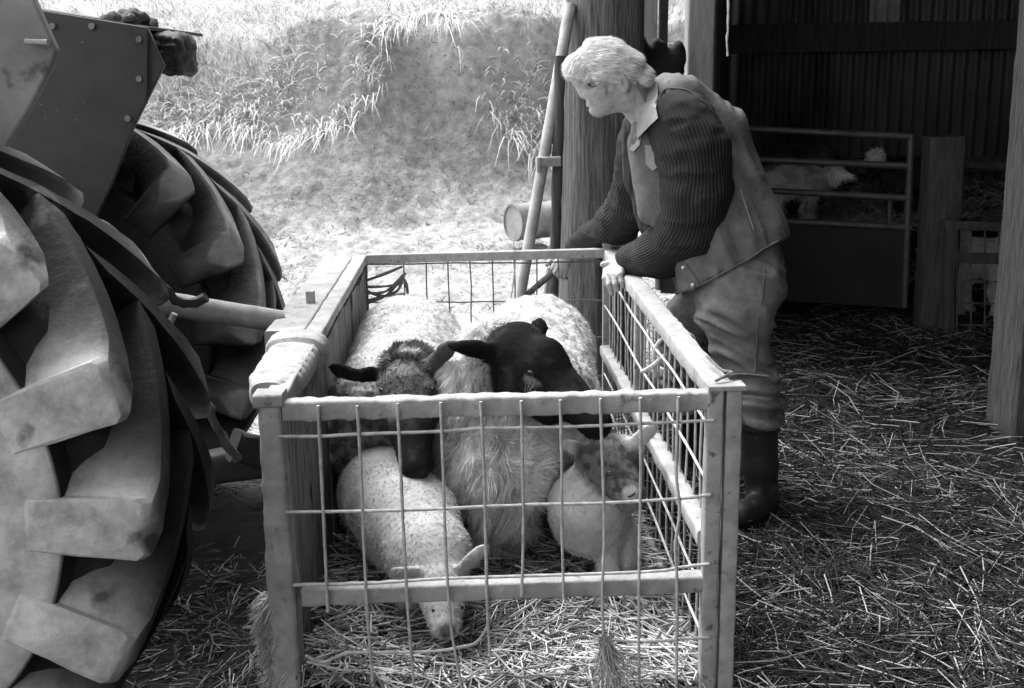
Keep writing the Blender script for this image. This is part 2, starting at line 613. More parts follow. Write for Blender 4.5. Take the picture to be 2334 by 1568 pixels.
def grid(name, x0, x1, nx, y0, y1, ny, material, power=1.0, dz=0.0, keep=None):
    xs = np.linspace(x0, x1, nx)
    ys = y0 + (y1 - y0) * np.linspace(0, 1, ny) ** power
    X, Y = np.meshgrid(xs, ys)
    Zv = ground_z(X, Y, name == 'yard') + (dz(X, Y) if callable(dz) else dz)
    v = np.stack([X, Y, Zv], -1).reshape(-1, 3)
    i = np.arange(nx * ny).reshape(ny, nx)
    f = np.stack([i[:-1, :-1], i[:-1, 1:], i[1:, 1:], i[1:, :-1]], -1).reshape(-1, 4)
    if keep is not None:
        c = v[f].mean(axis=1)
        f = f[keep(c[:, 0], c[:, 1])]
    cols = None
    if name in ('ground', 'yard'):
        q = v * np.array([1, 1, 0])
        foot = 10.9 + 0.5 * noise3(q * 0.35 + 3) + 0.25 * np.clip(v[:, 0] + 1, -2, 2)
        lip = 13.1 + 0.45 * noise3(q * 0.7 + 9)
        t = np.clip((v[:, 1] - foot) / (lip - foot), 0, 1)
        wob = 0.25 * fbm(q * 1.7, 3)
        bare = np.clip((t - 0.02 + wob) / 0.25, 0, 1) * np.clip((1.1 - t + wob) / 0.25, 0, 1)
        cols = (0.42 + 0.2 * np.clip((t - 0.9) * 8, 0, 1)) * (1 - bare) + 0.23 * bare
    return link_mesh(name, v, f, material, None, True, cols)


tag(grid('ground', -45, 45, 300, -8, 75, 330, M['yard'], 1.7,
         lambda x, y: -0.3 * np.clip((x + 8.6) / 0.6, 0, 1) * np.clip((5.4 - x) / 0.6, 0, 1) * np.clip((17.3 - y) / 0.8, 0, 1) * np.clip((y - 3.2) / 0.8, 0, 1)), 'pale muddy yard rising into a grassy bank', None, None, 'structure')
tag(grid('yard', -8.7, 5.4, 360, 3.3, 17.2, 360, M['yard'], 1.0, 0.0, lambda x, y: ((y > 4.0) & (x < 1.0)) | ((y > 4.9) & (x < 1.2 + 0.2 * (y - 5.6))) | (y > 9.4) | (x < -3.0)),
    'pale muddy yard and cut earth bank', None, None, 'structure')
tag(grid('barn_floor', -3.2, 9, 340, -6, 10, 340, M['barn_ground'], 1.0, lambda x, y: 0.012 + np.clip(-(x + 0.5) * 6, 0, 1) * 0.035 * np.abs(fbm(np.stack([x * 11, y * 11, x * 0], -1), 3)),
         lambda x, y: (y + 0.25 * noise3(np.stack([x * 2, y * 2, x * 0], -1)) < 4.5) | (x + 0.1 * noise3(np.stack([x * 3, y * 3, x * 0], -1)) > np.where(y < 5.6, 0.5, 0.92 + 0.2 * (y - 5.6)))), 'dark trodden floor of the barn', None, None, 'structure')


# ------------------------------------------------------------------ barn
barn = empty('barn', (1.0, 5.6, 0), 'dark open-sided barn with corrugated iron wall and timber posts', 'barn')
# round pole
pc = P(1372, 300, 5.3)
pts = [(pc.x + 0.0015 * (i - 13), 5.3, -0.1 + 0.1 * i) for i in range(34)]
mb = MB()
n = 48
rings = []
for i, p in enumerate(pts):
    r = 0.185 - 0.0009 * i
    rings.append([(p[0] + r * math.cos(2 * math.pi * k / n), p[1] + r * math.sin(2 * math.pi * k / n), p[2]) for k in range(n)])
arr = np.array(rings)
cen = arr.mean(axis=1, keepdims=True)
dv = arr - cen
dv /= np.linalg.norm(dv, axis=2, keepdims=True)
arr = arr + dv * (0.02 * fbm(arr * np.array([20, 20, 1.4]), 4) + 0.008 * fbm(arr * 3 + 4, 2))[..., None]
mb.ring_bridge(arr.tolist())
tag(mb.build('post', M['pole'], barn), 'thick weathered round timber pole')
# sawn post
a = P(1593, 100, 5.6)
tag(MB().bar((a.x, 5.6, -0.05), (a.x, 5.6, 3.2), 0.125, 0.13, (0, 1, 0), 30, 0.003, 0.1).build('post', M['sawn_pale'], barn), 'pale sawn timber post')
# right pillar
b0 = P(2252, 980, 4.4)
tag(MB().bar((b0.x + 0.255, 4.55, -0.05), (b0.x + 0.24, 4.55, 3.2), 0.30, 0.28, (0, 1, 0), 60, 0.006, 0.06, 25).build('post', M['sawn'], barn), 'broad weathered timber pillar')
# plank in the gap
a = P(1511, 50, 5.55)
MB().bar((a.x, 5.55, P(1511, 160, 5.55).z), (a.x, 5.55, 3.1), 0.045, 0.03, (0, 1, 0), 12, 0.003).build('batten', M['dark_timber'], barn)
a = P(1478, 50, 5.75)
MB().bar((a.x, 5.75, P(1511, 105, 5.75).z), (a.x, 5.75, 3.1), 0.085, 0.025, (0, 1, 0), 12, 0.003).build('board', M['sawn_pale'], barn)


def corrugated(name, p0, p1, z0, z1, material, pitch=0.1, amp=0.02):
    p0, p1 = Vector(p0), Vector(p1)
    L = (p1 - p0).length
    d = (p1 - p0).normalized()
    nrm = Vector((d.y, -d.x, 0))
    nx = int(L / pitch * 10)
    v, f = [], []
    for j in (0, 1):
        for i in range(nx + 1):
            s_ = L * i / nx
            q = p0 + d * s_ + nrm * amp * math.sin(2 * math.pi * s_ / pitch)
            v.append((q.x, q.y, z1 if j else z0))
    for i in range(nx):
        f.append((i, i + 1, nx + 2 + i, nx + 1 + i))
    o = link_mesh(name, v, f, material, barn, True)
    md = o.modifiers.new('sheet', 'SOLIDIFY')
    md.thickness = 0.003
    return o


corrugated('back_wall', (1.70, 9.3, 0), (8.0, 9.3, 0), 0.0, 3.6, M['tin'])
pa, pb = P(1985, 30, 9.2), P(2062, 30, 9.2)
corrugated('lit_sheet', (pa.x, 9.26, 0), (pb.x, 9.26, 0), P(2020, 66, 9.26).z, 3.4, M['tin_lit'])  # lit patch above the beam, painted as a paler sheet
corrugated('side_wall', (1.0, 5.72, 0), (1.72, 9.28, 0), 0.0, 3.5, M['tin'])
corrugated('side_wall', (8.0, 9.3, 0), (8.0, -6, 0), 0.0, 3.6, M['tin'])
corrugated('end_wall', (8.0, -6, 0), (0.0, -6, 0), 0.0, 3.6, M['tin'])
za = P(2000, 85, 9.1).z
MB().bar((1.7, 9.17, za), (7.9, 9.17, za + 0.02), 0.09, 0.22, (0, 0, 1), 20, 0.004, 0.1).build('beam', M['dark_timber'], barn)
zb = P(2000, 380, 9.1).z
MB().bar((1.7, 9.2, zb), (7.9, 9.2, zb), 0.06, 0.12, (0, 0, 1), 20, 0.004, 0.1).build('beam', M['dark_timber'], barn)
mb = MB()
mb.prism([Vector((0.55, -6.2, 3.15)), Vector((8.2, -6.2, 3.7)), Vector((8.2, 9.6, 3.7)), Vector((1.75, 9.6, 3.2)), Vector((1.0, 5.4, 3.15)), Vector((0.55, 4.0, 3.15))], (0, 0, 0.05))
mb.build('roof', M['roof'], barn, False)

# black sack hung between pole and post
s_ = SDF((0.55, 5.25, 1.2), (1.05, 5.7, 1.85), 0.012)
for px in range(1464, 1560, 12):
    top_ = 112 + 14 * math.sin(px * 0.9) + (10 if px > 1525 else 0)
    for py in range(int(top_), 240, 14):
        wob = 8 * math.sin(py * 0.11)
        if px + wob < 1562 and not (px > 1545 and py > 170):
            s_.ell(P(px + wob * 0.4, py, 5.42), ((1, 0, 0), (0, 1, 0)), (0.024, 0.035, 0.03), 0.012)
p, q = s_.mesh()
nn = vnormals(p, q)
p = p + nn * (0.012 * fbm(p * 18, 3))[:, None]
tag(link_mesh('sack', p, q, M['black_sack'], None, True), 'black sack hanging between the round pole and the pale post', 'sack')
a = P(1660, -10, 5.0)
tag(MB().tube(poly_pts([P(1661, -160, 5.0), P(1659, 30, 5.0), P(1658, 70, 5.0), P(1656, 90, 5.0), P(1658, 128, 5.0)]), [0.005] * 33, 6, 0.003).build('twine', M['rope']),
    'frayed twine hanging down in front of the dark barn interior', 'twine')

# ------------------------------------------------------------------ gate, gatepost, hurdle
gate = empty('field_gate', (1.7, 6.6, 0), 'steel field gate with four bars above a dark sheet panel', 'gate')


def gp(px, py):
    y = 6.75 - 0.25 * (px - 1500) / 580.0
    return P(px, py, y)


for (ya, yb) in ((291, 312), (362, 379), (430, 452), (498, 519)):
    MB().tube([gp(1500, ya - 8).lerp(gp(2078, yb), i / 12) for i in range(13)], 0.019, 10, 0.002).build('bar', M['gate'], gate)
MB().tube([gp(2076, 308).lerp(gp(2060, 700), i / 10) for i in range(11)], 0.021, 10, 0.002).build('gate_frame', M['gate'], gate)
MB().tube([gp(1500, 283).lerp(gp(1500, 660), i / 10) for i in range(11)], 0.021, 10, 0.002).build('gate_frame', M['gate'], gate)
mb = MB().prism([gp(1505, 500), gp(2066, 522), gp(2056, 702), gp(1505, 668)], (0, 0.006, 0))
mb.build('sheet_panel', M['sheet'], gate, False)
for px in (2028,):
    MB().bar(gp(px, 440), gp(px - 2, 522), 0.025, 0.02, (0, 1, 0), 4).build('brace', M['gate'], gate)

g0 = P(2132, 785, 6.35)
tag(MB().bar((g0.x, 6.4, -0.05), (g0.x - 0.02, 6.4, P(2132, 312, 6.35).z), 0.2, 0.17, (0, 1, 0), 40, 0.008, 0.15, 18).build('gatepost', M['dark_timber']),
    'square dark timber gatepost at the end of the steel gate', 'gatepost')
mb = MB().bar(P(2160, 790, 6.25), P(2165, 500, 6.25), 0.06, 0.05, (0, 1, 0), 12, 0.004)
hd = empty('hurdle', (2.6, 6.3, 0), 'low wooden hurdle with mesh beside the dark gatepost', 'hurdle')
mb.build('stile', M['dark_timber'], hd)
MB().bar(P(2145, 512, 6.25), P(2345, 520, 6.2), 0.03, 0.05, (0, 0, 1), 12, 0.004).build('rail', M['dark_timber'], hd)
MB().bar(P(2150, 586, 6.25), P(2345, 592, 6.2), 0.03, 0.06, (0, 0, 1), 12, 0.004).build('rail', M['dark_timber'], hd)
mb = MB()
for px in range(2180, 2340, 32):
    mb.tube([P(px, 515, 6.24), P(px, 770, 6.24)], 0.005, 6)
for py in (640, 690, 740):
    mb.tube([P(2160, py, 6.24), P(2345, py + 3, 6.2)], 0.004, 6)
mb.build('mesh', M['wire_dark'], hd)
rl = empty('pen_rail', (3.0, 7.4, 0), 'dark rail across the straw bedding behind the hurdle', 'rail')
MB().tube([P(2160, 376, 7.4), P(2400, 382, 7.4)], 0.03, 8, 0.003).build('bar', M['dark_timber'], rl)
MB().bar((P(2400, 382, 7.4).x, 7.4, 0), (P(2400, 382, 7.4).x, 7.4, 1.2), 0.1, 0.1, (0, 1, 0), 8, 0.004).build('post', M['dark_timber'], rl)

# ------------------------------------------------------------------ leaning pipes and drum
t1 = empty('pipe', P(1185, 690, 4.95), 'pale steel pipe leaning at a slant with a clamp halfway up', 'pipe')
A_, B_ = P(1180, 700, 4.9), P(1300, 10, 5.2)
zb_ = (A_ - B_)
foot = A_ + zb_ * (A_.z - 0.03) / (-zb_.z)
MB().tube([foot.lerp(B_, i / 20) for i in range(21)], 0.026, 12, 0.0015).build('tube', M['pipe'], t1)
cpt = P(1237, 368, 5.04)
MB().bar(cpt + Vector((-0.03, -0.03, 0)), cpt + Vector((0.075, -0.01, 0)), 0.03, 0.045, (0, 0, 1), 6, 0.003).build('clamp', M['crate_grey'], t1)
MB().bar(cpt + Vector((-0.02, -0.045, 0.02)), cpt + Vector((-0.02, -0.045, -0.045)), 0.018, 0.018, (0, 1, 0), 4, 0.002).build('bolt', M['crate_grey'], t1)
A_, B_ = P(1262, 700, 5.0), P(1276, 128, 5.1)
zb_ = (A_ - B_)
foot = A_ + zb_ * (A_.z - 0.02) / (-zb_.z)
tag(MB().tube([foot.lerp(B_, i / 40) for i in range(41)], 0.024, 12, 0.005, 25).build('stake', M['dark_timber']),
    'knotty dark stake standing upright against the round pole', 'stake')
A_, B_ = P(1240, 700, 5.02), P(1252, 610, 5.04)
tag(MB().tube([A_ + (A_ - B_).normalized() * 0.75, A_, B_], 0.014, 10).build('stake', M['pipe']),
    'short thin rod standing between the slanting pipe and dark stake', 'rod')

dr = empty('drum', P(1200, 548, 9.6), 'small steel drum lying on its side in the yard', 'drum')
c0 = P(1172, 507, 9.6)
ax = Vector((0.83, 0.5, 0)).normalized()
u_ = Vector((0, 0, 1))
v_ = ax.cross(u_)
rad = 0.155


def drum_rings(prof):
    return [[c0 + ax * s + (u_ * math.cos(2 * math.pi * k / 40) + v_ * math.sin(2 * math.pi * k / 40)) * rad * r for k in range(40)] for s, r in prof]


mb = MB()
mb.ring_bridge(drum_rings([(0.0, 0.98), (0.0, 1.04), (0.02, 1.04), (0.03, 1.0), (0.17, 1.0), (0.18, 1.03), (0.2, 1.03), (0.21, 1.0), (0.35, 1.0), (0.36, 1.03), (0.38, 1.03), (0.39, 1.0), (0.52, 1.0), (0.53, 1.04), (0.55, 1.04)]))
mb.build('body', M['drum'], dr)
mb = MB()
mb.ring_bridge(drum_rings([(-0.003, 0.93), (0.004, 0.93)]))
mb.build('lid', M['drum_end'], dr)
mb = MB()
mb.ring_bridge(drum_rings([(0.0, 1.0), (-0.018, 1.02), (-0.018, 0.94), (0.0, 0.93)]), False)
mb.build('rim', M['drum'], dr)
dz_ = ground_z(c0.x, c0.y) - (c0.z - rad)
for ch in dr.children:
    ch.location.z += float(dz_) * 0

# ------------------------------------------------------------------ livestock crate
H_C = 0.82
FL, FR = Z(618, 912, H_C), Z(1640, 888, H_C)
BR, BL = Z(1384, 566, H_C), Z(822, 580, H_C)
crate = empty('livestock_crate', (0, 3.4, 0.05), 'steel framed livestock crate with wire mesh sides holding the sheep', 'livestock crate')
depth_dir = ((BL + BR) / 2 - (FL + FR) / 2).normalized()
ZB = 0.07


def low(v, z=ZB):
    return Vector((v.x, v.y, z))


def mix(a, b, t):
    return a.lerp(b, t)


cm, cg = M['crate'], M['crate_grey']
# corner posts
MB().bar(FL, low(FL), 0.05, 0.055, (0, 1, 0), 60, 0.005, 0.22, 35, 0, 1.45).build('corner_post', cm, crate)
MB().bar(low(FR) + Vector((-0.012, 0, 0)), FR + Vector((-0.012, 0, 0.004)), 0.036, 0.045, (0, 1, 0), 40, 0.002, 0.12, 35).build('corner_post', cg, crate)
MB().bar(low(FR) + Vector((0.031, 0.006, 0)), FR + Vector((0.031, 0.006, 0.002)), 0.036, 0.045, (0, 1, 0), 40, 0.002, 0.12, 35, 4).build('corner_post', cg, crate)
MB().bar(low(BR), BR + Vector((0, 0, 0.015)), 0.036, 0.036, (0, 1, 0), 30, 0.001, 0.12).build('corner_post', cg, crate)
MB().bar(low(BL), BL, 0.045, 0.045, (0, 1, 0), 30, 0.004, 0.2).build('corner_post', M['dark_timber'], crate)
# caps
MB().bar(FR + Vector((-0.03, 0, 0.008)), FR + Vector((0.052, 0.004, 0.008)), 0.05, 0.012, (0, 0, 1), 8, 0.002, 0.2).build('post_cap', cm, crate)
MB().bar(FL + Vector((-0.034, 0, 0.004)), FL + Vector((0.03, 0.0, 0.006)), 0.062, 0.03, (0, 0, 1), 10, 0.003, 0.2).build('post_cap', cm, crate)
MB().bar(BR + Vector((-0.02, 0, 0.018)), BR + Vector((0.065, 0.0, 0.016)), 0.045, 0.014, (0, 0, 1), 6, 0.001, 0.2).build('post_cap', cg, crate)
# front panel
off = Vector((0, 0, -0.022))
MB().bar(FL + Vector((0.026, 0, 0)) + off, FR + Vector((-0.03, 0, 0)) + off, 0.042, 0.044, (0, 0, 1), 110, 0.005, 0.15, 45).build('top_rail', cm, crate)
yF = (FL.y + FR.y) / 2


def front(px, py, dy=0.0):
    """point of the sloping front panel plane"""
    d = ray(px, py)
    nrm = Vector((-(FR.y - FL.y), FR.x - FL.x, 0))
    t = nrm.dot(FL - Vector((0, 0, CAM_H))) / nrm.dot(d)
    q = Vector((0, 0, CAM_H)) + d * t
    return q + Vector((0, dy, 0))


MB().bar(front(690, 1355), front(1602, 1325), 0.042, 0.042, (0, 0, 1), 70, 0.004, 0.15, 35, 5).build('lower_rail', cm, crate)
MB().bar(low(FL, ZB) + Vector((0.03, 0, 0)), low(FR, ZB) + Vector((-0.03, 0, 0)), 0.04, 0.04, (0, 0, 1), 40, 0.003, 0.2).build('bottom_rail', cm, crate)
wy = -0.026
vert = [(730, [(730, 915), (737, 1060), (745, 1230), (752, 1380)]),
        (818, [(818, 915), (826, 1050), (833, 1230), (842, 1400), (858, 1590)]),
        (909, [(909, 910), (916, 1060), (924, 1230), (934, 1400), (950, 1600)]),
        (1006, [(1006, 908), (1012, 1080), (1018, 1250), (1028, 1400), (1040, 1480), (1062, 1600)]),
        (1096, [(1096, 906), (1103, 1060), (1108, 1250), (1112, 1400), (1118, 1480)]),
        (1187, [(1187, 904), (1190, 1040), (1192, 1200), (1188, 1345)]),
        (1275, [(1275, 902), (1278, 1040), (1279, 1200), (1283, 1350)]),
        (1365, [(1365, 899), (1370, 1040), (1374, 1200), (1370, 1330), (1372, 1460), (1366, 1500)]),
        (1455, [(1455, 897), (1456, 1060), (1453, 1240), (1452, 1400), (1454, 1600)]),
        (1541, [(1541, 895), (1536, 1060), (1544, 1150), (1534, 1230), (1538, 1330), (1536, 1600)])]
for _, pp in vert:
    MB().tube(poly_pts([front(x, y, wy - 0.006) for x, y in pp], 10), 0.0036, 8, 0.0012, 90).build('mesh_wire', M['wire'], crate)
hor = [[(640, 986), (730, 986), (820, 981), (1000, 975), (1100, 968), (1280, 965), (1450, 958), (1622, 950)],
       [(655, 1157), (830, 1155), (1000, 1150), (1190, 1141), (1370, 1137), (1540, 1127), (1615, 1118)],
       [(672, 1322), (840, 1318), (1000, 1308), (1180, 1302), (1370, 1296), (1500, 1290), (1540, 1283), (1612, 1274)],
       [(700, 1480), (740, 1495), (790, 1476), (830, 1474), (980, 1472), (1060, 1460), (1090, 1448), (1120, 1400)],
       [(1395, 1446), (1460, 1450), (1540, 1445), (1612, 1440)]]
for pp in hor:
    MB().tube(poly_pts([front(x, y, wy) for x, y in pp], 10), 0.0036, 8, 0.0012, 90, 3).build('mesh_wire', M['wire'], crate)
# back panel
MB().bar(BL + Vector((0.02, 0, -0.018)), BR + Vector((-0.016, 0, -0.018)), 0.036, 0.036, (0, 0, 1), 30, 0.0015, 0.12).build('top_rail', cg, crate)


def back(px, py):
    d = ray(px, py)
    nrm = Vector((-(BR.y - BL.y), BR.x - BL.x, 0))
    t = nrm.dot(BL - Vector((0, 0, CAM_H))) / nrm.dot(d)
    return Vector((0, 0, CAM_H)) + d * t


for px in (920, 971, 1021, 1071, 1122, 1172, 1222, 1272, 1322):
    top = back(px, 582)
    MB().tube([top.lerp(Vector((top.x, top.y, 0.1)), i / 6) + Vector((random.uniform(-.003, .003), 0, 0)) for i in range(7)], 0.0032, 6).build('mesh_wire', M['wire_dark'], crate)
for ya, yb in ((603, 597), (690, 684), (775, 768), (862, 856)):
    MB().tube([back(830, ya).lerp(back(1370, yb), i / 10) + Vector((0, 0, random.uniform(-.003, .003))) for i in range(11)], 0.0032, 6).build('mesh_wire', M['wire_dark'], crate)
# right side panel
MB().bar(BR + Vector((0.012, -0.03, -0.022)), FR + Vector((0.012, 0.03, -0.022)), 0.058, 0.044, (0, 0, 1), 80, 0.005, 0.15, 28).build('top_rail', cm, crate)


def right(t, z):
    q = BR.lerp(FR, t)
    return Vector((q.x - 0.012, q.y, z))


lr0, lr1 = right(0.02, 0.41), right(0.985, 0.455)
MB().bar(lr0, lr1, 0.045, 0.042, (0, 0, 1), 50, 0.005, 0.2, 30).build('lower_rail', cg, crate)
MB().bar(right(0.0, ZB), right(1, ZB), 0.04, 0.04, (0, 0, 1), 30, 0.003, 0.2).build('bottom_rail', cm, crate)
nv = 23
for i in range(1, nv):
    t = i / nv
    q = [right(t, z) + Vector((0.012 + random.uniform(-.004, .004), random.uniform(-.008, .008), 0)) for z in (0.79, 0.6, 0.42, 0.25, 0.09)]
    MB().tube(poly_pts(q, 4), 0.0033, 6, 0.001).build('mesh_wire', M['wire'], crate)
for z in (0.725, 0.59, 0.31, 0.2):
    MB().tube(poly_pts([right(k / 8, z + random.uniform(-.006, .006)) for k in range(9)], 4), 0.0035, 6, 0.001).build('mesh_wire', M['wire'], crate)
MB().bar(right(0.40, ZB) + Vector((0.02, 0, 0)), right(0.40, 0.8) + Vector((0.02, 0, 0)), 0.05, 0.035, (1, 0, 0), 20, 0.003, 0.2).build('stanchion', cg, crate)
# left side: plank wall, rail, outer box beam, wrapped rail
nb = 11
for i in range(nb):
    t0, t1_ = i / nb, (i + 0.9) / nb
    a, b = FL.lerp(BL, t0), FL.lerp(BL, t1_)
    m_ = a.lerp(b, 0.5) + Vector((0.012 + random.uniform(-.006, .006), 0, 0))
    w = (b - a).length
    MB().bar(Vector((m_.x, m_.y, ZB)), Vector((m_.x, m_.y, 0.775 - random.random() * 0.02)), 0.018, w, depth_dir, 14, 0.004, 0.1, 25, i).build('plank', M['plank'], crate)
MB().bar(FL.lerp(BL, 0.02) + Vector((0, 0, -0.016)), BL + Vector((0, 0, -0.016)), 0.05, 0.034, (0, 0, 1), 50, 0.004, 0.15).build('top_rail', cm, crate)
bx0, bx1 = FL.lerp(BL, 0.34), FL.lerp(BL, 0.97)
MB().bar(bx0 + Vector((-0.085, 0, -0.062)), bx1 + Vector((-0.085, 0, -0.062)), 0.11, 0.12, (0, 0, 1), 40, 0.004, 0.06, 20).build('box_beam', cm, crate)
q = Z(708, 688, H_C)
MB().bar(q + Vector((0, 0, -0.03)), q + Vector((0, 0, 0.035)), 0.026, 0.026, (0, 1, 0), 4, 0.001, 0.15).build('peg', cg, crate)
# dung and wool caked on the outside of the front left post
n = 5200
zz_ = np.concatenate([rng.uniform(0.22, 0.36, n // 2), rng.uniform(0.06, 0.2, n - n // 2)])
rt_ = np.stack([FL.x - 0.03 + rng.normal(0, 0.012, n), FL.y + rng.uniform(-0.03, 0.03, n), zz_], 1)
rt_[n // 2:, 0] += rng.uniform(0, 0.05, n - n // 2)
v, f, c = strands(rt_, np.stack([rng.normal(-0.5, 0.3, n), rng.normal(-0.35, 0.3, n), rng.normal(-0.8, 0.4, n)], 1), rng.uniform(0.015, 0.05, n), np.full(n, 0.0025), rng.uniform(0.2, 0.5, n), None, 2)
link_mesh('caked_wool', v, f, M['strand'], crate, False, c)
# floor
mb = MB().prism([low(FL, 0.05), low(FR, 0.05), low(BR, 0.05), low(BL, 0.05)], (0, 0, 0.03))
mb.build('floor', M['dark_timber'], crate, False)

# sacking wrapped round the left rail
a, b = FL.lerp(BL, 0.06), FL.lerp(BL, 0.30)
rings = []
nr, ns = 70, 20
for i in range(nr + 1):
    t = i / nr
    c = a.lerp(b, t) + Vector((-0.03, 0, -0.028))
    w = 0.040 + 0.02 * min(1, t * 4) + 0.006 * math.sin(t * 3) + (0.016 if t > 0.8 else 0)
    h = 0.036 + (0.014 if t > 0.8 else 0)
    rings.append([c + Vector((w * math.copysign(abs(math.cos(x)) ** 0.7, math.cos(x)), 0, h * math.copysign(abs(math.sin(x)) ** 0.7, math.sin(x))))
                  for x in [2 * math.pi * k / ns for k in range(ns)]])
arr = np.array([[tuple(v) for v in r] for r in rings])
cen = arr.mean(axis=1, keepdims=True)
dv = arr - cen
dv /= np.linalg.norm(dv, axis=2, keepdims=True)
ridge = np.sin(np.linspace(0, 1, nr + 1) * 60 + 2.0 * noise3(np.linspace(0, 8, nr + 1)[:, None] * np.ones(3)))[:, None] * np.ones((1, ns))
arr = arr + dv * (0.003 * ridge + 0.005 * fbm(arr * 26, 4))[..., None]
mb = MB()
mb.ring_bridge(arr.tolist())
tag(mb.build('sacking', M['sacking']), 'pale sacking wrapped around the front left rail of the crate', 'sacking')

# tangled dark cord in the back left corner of the crate
mb = MB()
for pp in ([(830, 640), (870, 625), (918, 605)], [(830, 652), (880, 650), (915, 645)], [(832, 665), (880, 662), (925, 620)], [(835, 660), (870, 672), (925, 668)],
           [(832, 690), (880, 672), (920, 635), (930, 668)], [(800, 700), (850, 680), (900, 665), (918, 640)]):
    mb.tube(poly_pts([back(x, y) + Vector((0, -0.015 - 0.01 * random.random(), 0)) for x, y in pp], 8), 0.006, 7, 0.003)
tag(mb.build('cord', M['wire_dark']), 'tangled dark cord tied across the far left corner of the crate', 'cord')

# twine loop on the back rail
tag(MB().tube(poly_pts([back(1168, 560), back(1174, 580), back(1170, 640), back(1160, 690), back(1143, 705), back(1130, 702)], 8), 0.0035, 6).build('twine', M['rope']),
    'thin white twine dangling from the far rail of the crate', 'twine')
# rope on the right rail
rt = 0.62
rc = BR.lerp(FR, rt)
mb = MB()
mb.tube(poly_pts([P(1494, 860, rc.y + 0.02), P(1492, 800, rc.y), P(1515, 768, rc.y - 0.02), P(1550, 757, rc.y - 0.03), P(1580, 770, rc.y - 0.02), P(1578, 792, rc.y)], 8), 0.006, 8, 0.001)
mb.tube(poly_pts([P(1462, 848, rc.y + 0.03), P(1490, 832, rc.y), P(1512, 812, rc.y - 0.02), P(1525, 815, rc.y), P(1528, 850, rc.y + 0.02)], 8), 0.007, 8, 0.001)
mb.tube(poly_pts([P(1508, 812, rc.y - .02), P(1520, 840, rc.y - 0.02), P(1535, 870, rc.y)], 8), 0.004, 8, 0.001)
tag(mb.build('rope', M['rope']), 'light rope looped over the right hand rail of the crate', 'rope')
# wire tie at the front right post
q = FR + Vector((0.0, 0, 0.02))
mb = MB()
mb.tube(poly_pts([q + Vector((-0.01, 0.0, 0.0)), q + Vector((0.02, 0.02, 0.008)), q + Vector((0.035, 0.05, 0.006)), q + Vector((0.02, 0.10, 0.0)), q + Vector((0.005, 0.2, 0.006))], 8), 0.0035, 8)
mb.tube(poly_pts([q + Vector((0.005, 0.01, 0.004)), q + Vector((0.04, 0.03, 0.006)), q + Vector((0.08, 0.06, -0.004)), q + Vector((0.13, 0.1, -0.02))], 8), 0.003, 8)
tag(mb.build('cord', M['wire_dark']), 'grey cord knotted around the top of the front right post', 'cord')

# frayed twine tuft on the front mesh
nt_ = 420
root = np.array(front(1372, 1440, -0.04)) + rng.normal(0, 0.006, (nt_, 3))
dd = np.stack([rng.normal(0.28, 0.22, nt_), rng.normal(-0.15, 0.2, nt_), -np.abs(rng.normal(1, 0.2, nt_))], 1)
v, f, c = strands(root, dd, rng.uniform(0.06, 0.19, nt_), np.full(nt_, 0.0016), rng.uniform(0.15, 0.5, nt_), rng.normal(0, 0.5, (nt_, 3)), 5)
tag(link_mesh('twine', v, f, M['strand'], None, False, c), 'frayed tuft of twine hanging on the front mesh', 'twine')

# ------------------------------------------------------------------ straw
def rand_poly(n, x0, x1, y0, y1):
    return np.stack([rng.uniform(x0, x1, n), rng.uniform(y0, y1, n)], 1)


n = 120000
xy = np.stack([rng.uniform(-0.2, 4.2, n), 1.9 + 7.2 * rng.random(n) ** 1.6], 1)
keep = (xy[:, 0] > 0.52 + 0.0 * xy[:, 1]) | (xy[:, 1] > 4.75)
keep &= ~((xy[:, 1] > 5.0) & (xy[:, 0] < 0.95 + 0.2 * (xy[:, 1] - 5.6)))
dens = noise3(np.concatenate([xy * 1.6, np.zeros((n, 1))], 1))
keep &= rng.random(n) < 0.75 + 0.7 * dens
xy = xy[keep]
n = len(xy)
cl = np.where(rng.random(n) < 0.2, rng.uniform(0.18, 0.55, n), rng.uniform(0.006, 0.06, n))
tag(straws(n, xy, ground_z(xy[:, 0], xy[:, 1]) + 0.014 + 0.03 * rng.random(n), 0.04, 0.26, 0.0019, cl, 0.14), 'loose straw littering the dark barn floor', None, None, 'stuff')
n = 330
xy3 = np.stack([rng.uniform(0.55, 3.4, n), 1.9 + 5.0 * rng.random(n) ** 1.5], 1)
xy3 = xy3[(rng.random(n) < 0.5 + 0.9 * noise3(np.concatenate([xy3 * 1.1, np.ones((n, 1))], 1)))]
n = len(xy3)
tag(straws(n, xy3, ground_z(xy3[:, 0], xy3[:, 1]) + 0.035 + 0.02 * rng.random(n), 0.15, 0.4, 0.0023, rng.uniform(0.2, 0.5, n), 0.14, 'long_straw'), 'long bright stalks lying on top of the floor straw', None, None, 'stuff')
n = 30000
xy2 = np.stack([rng.uniform(0.5, 4.0, n), 1.9 + 5.5 * rng.random(n) ** 1.5], 1)
tag(straws(n, xy2, ground_z(xy2[:, 0], xy2[:, 1]) + 0.013 + 0.012 * rng.random(n), 0.012, 0.05, 0.002, rng.uniform(0.012, 0.13, n), 0.25, 'chaff'), 'short chaff trodden into the barn floor', None, None, 'stuff')
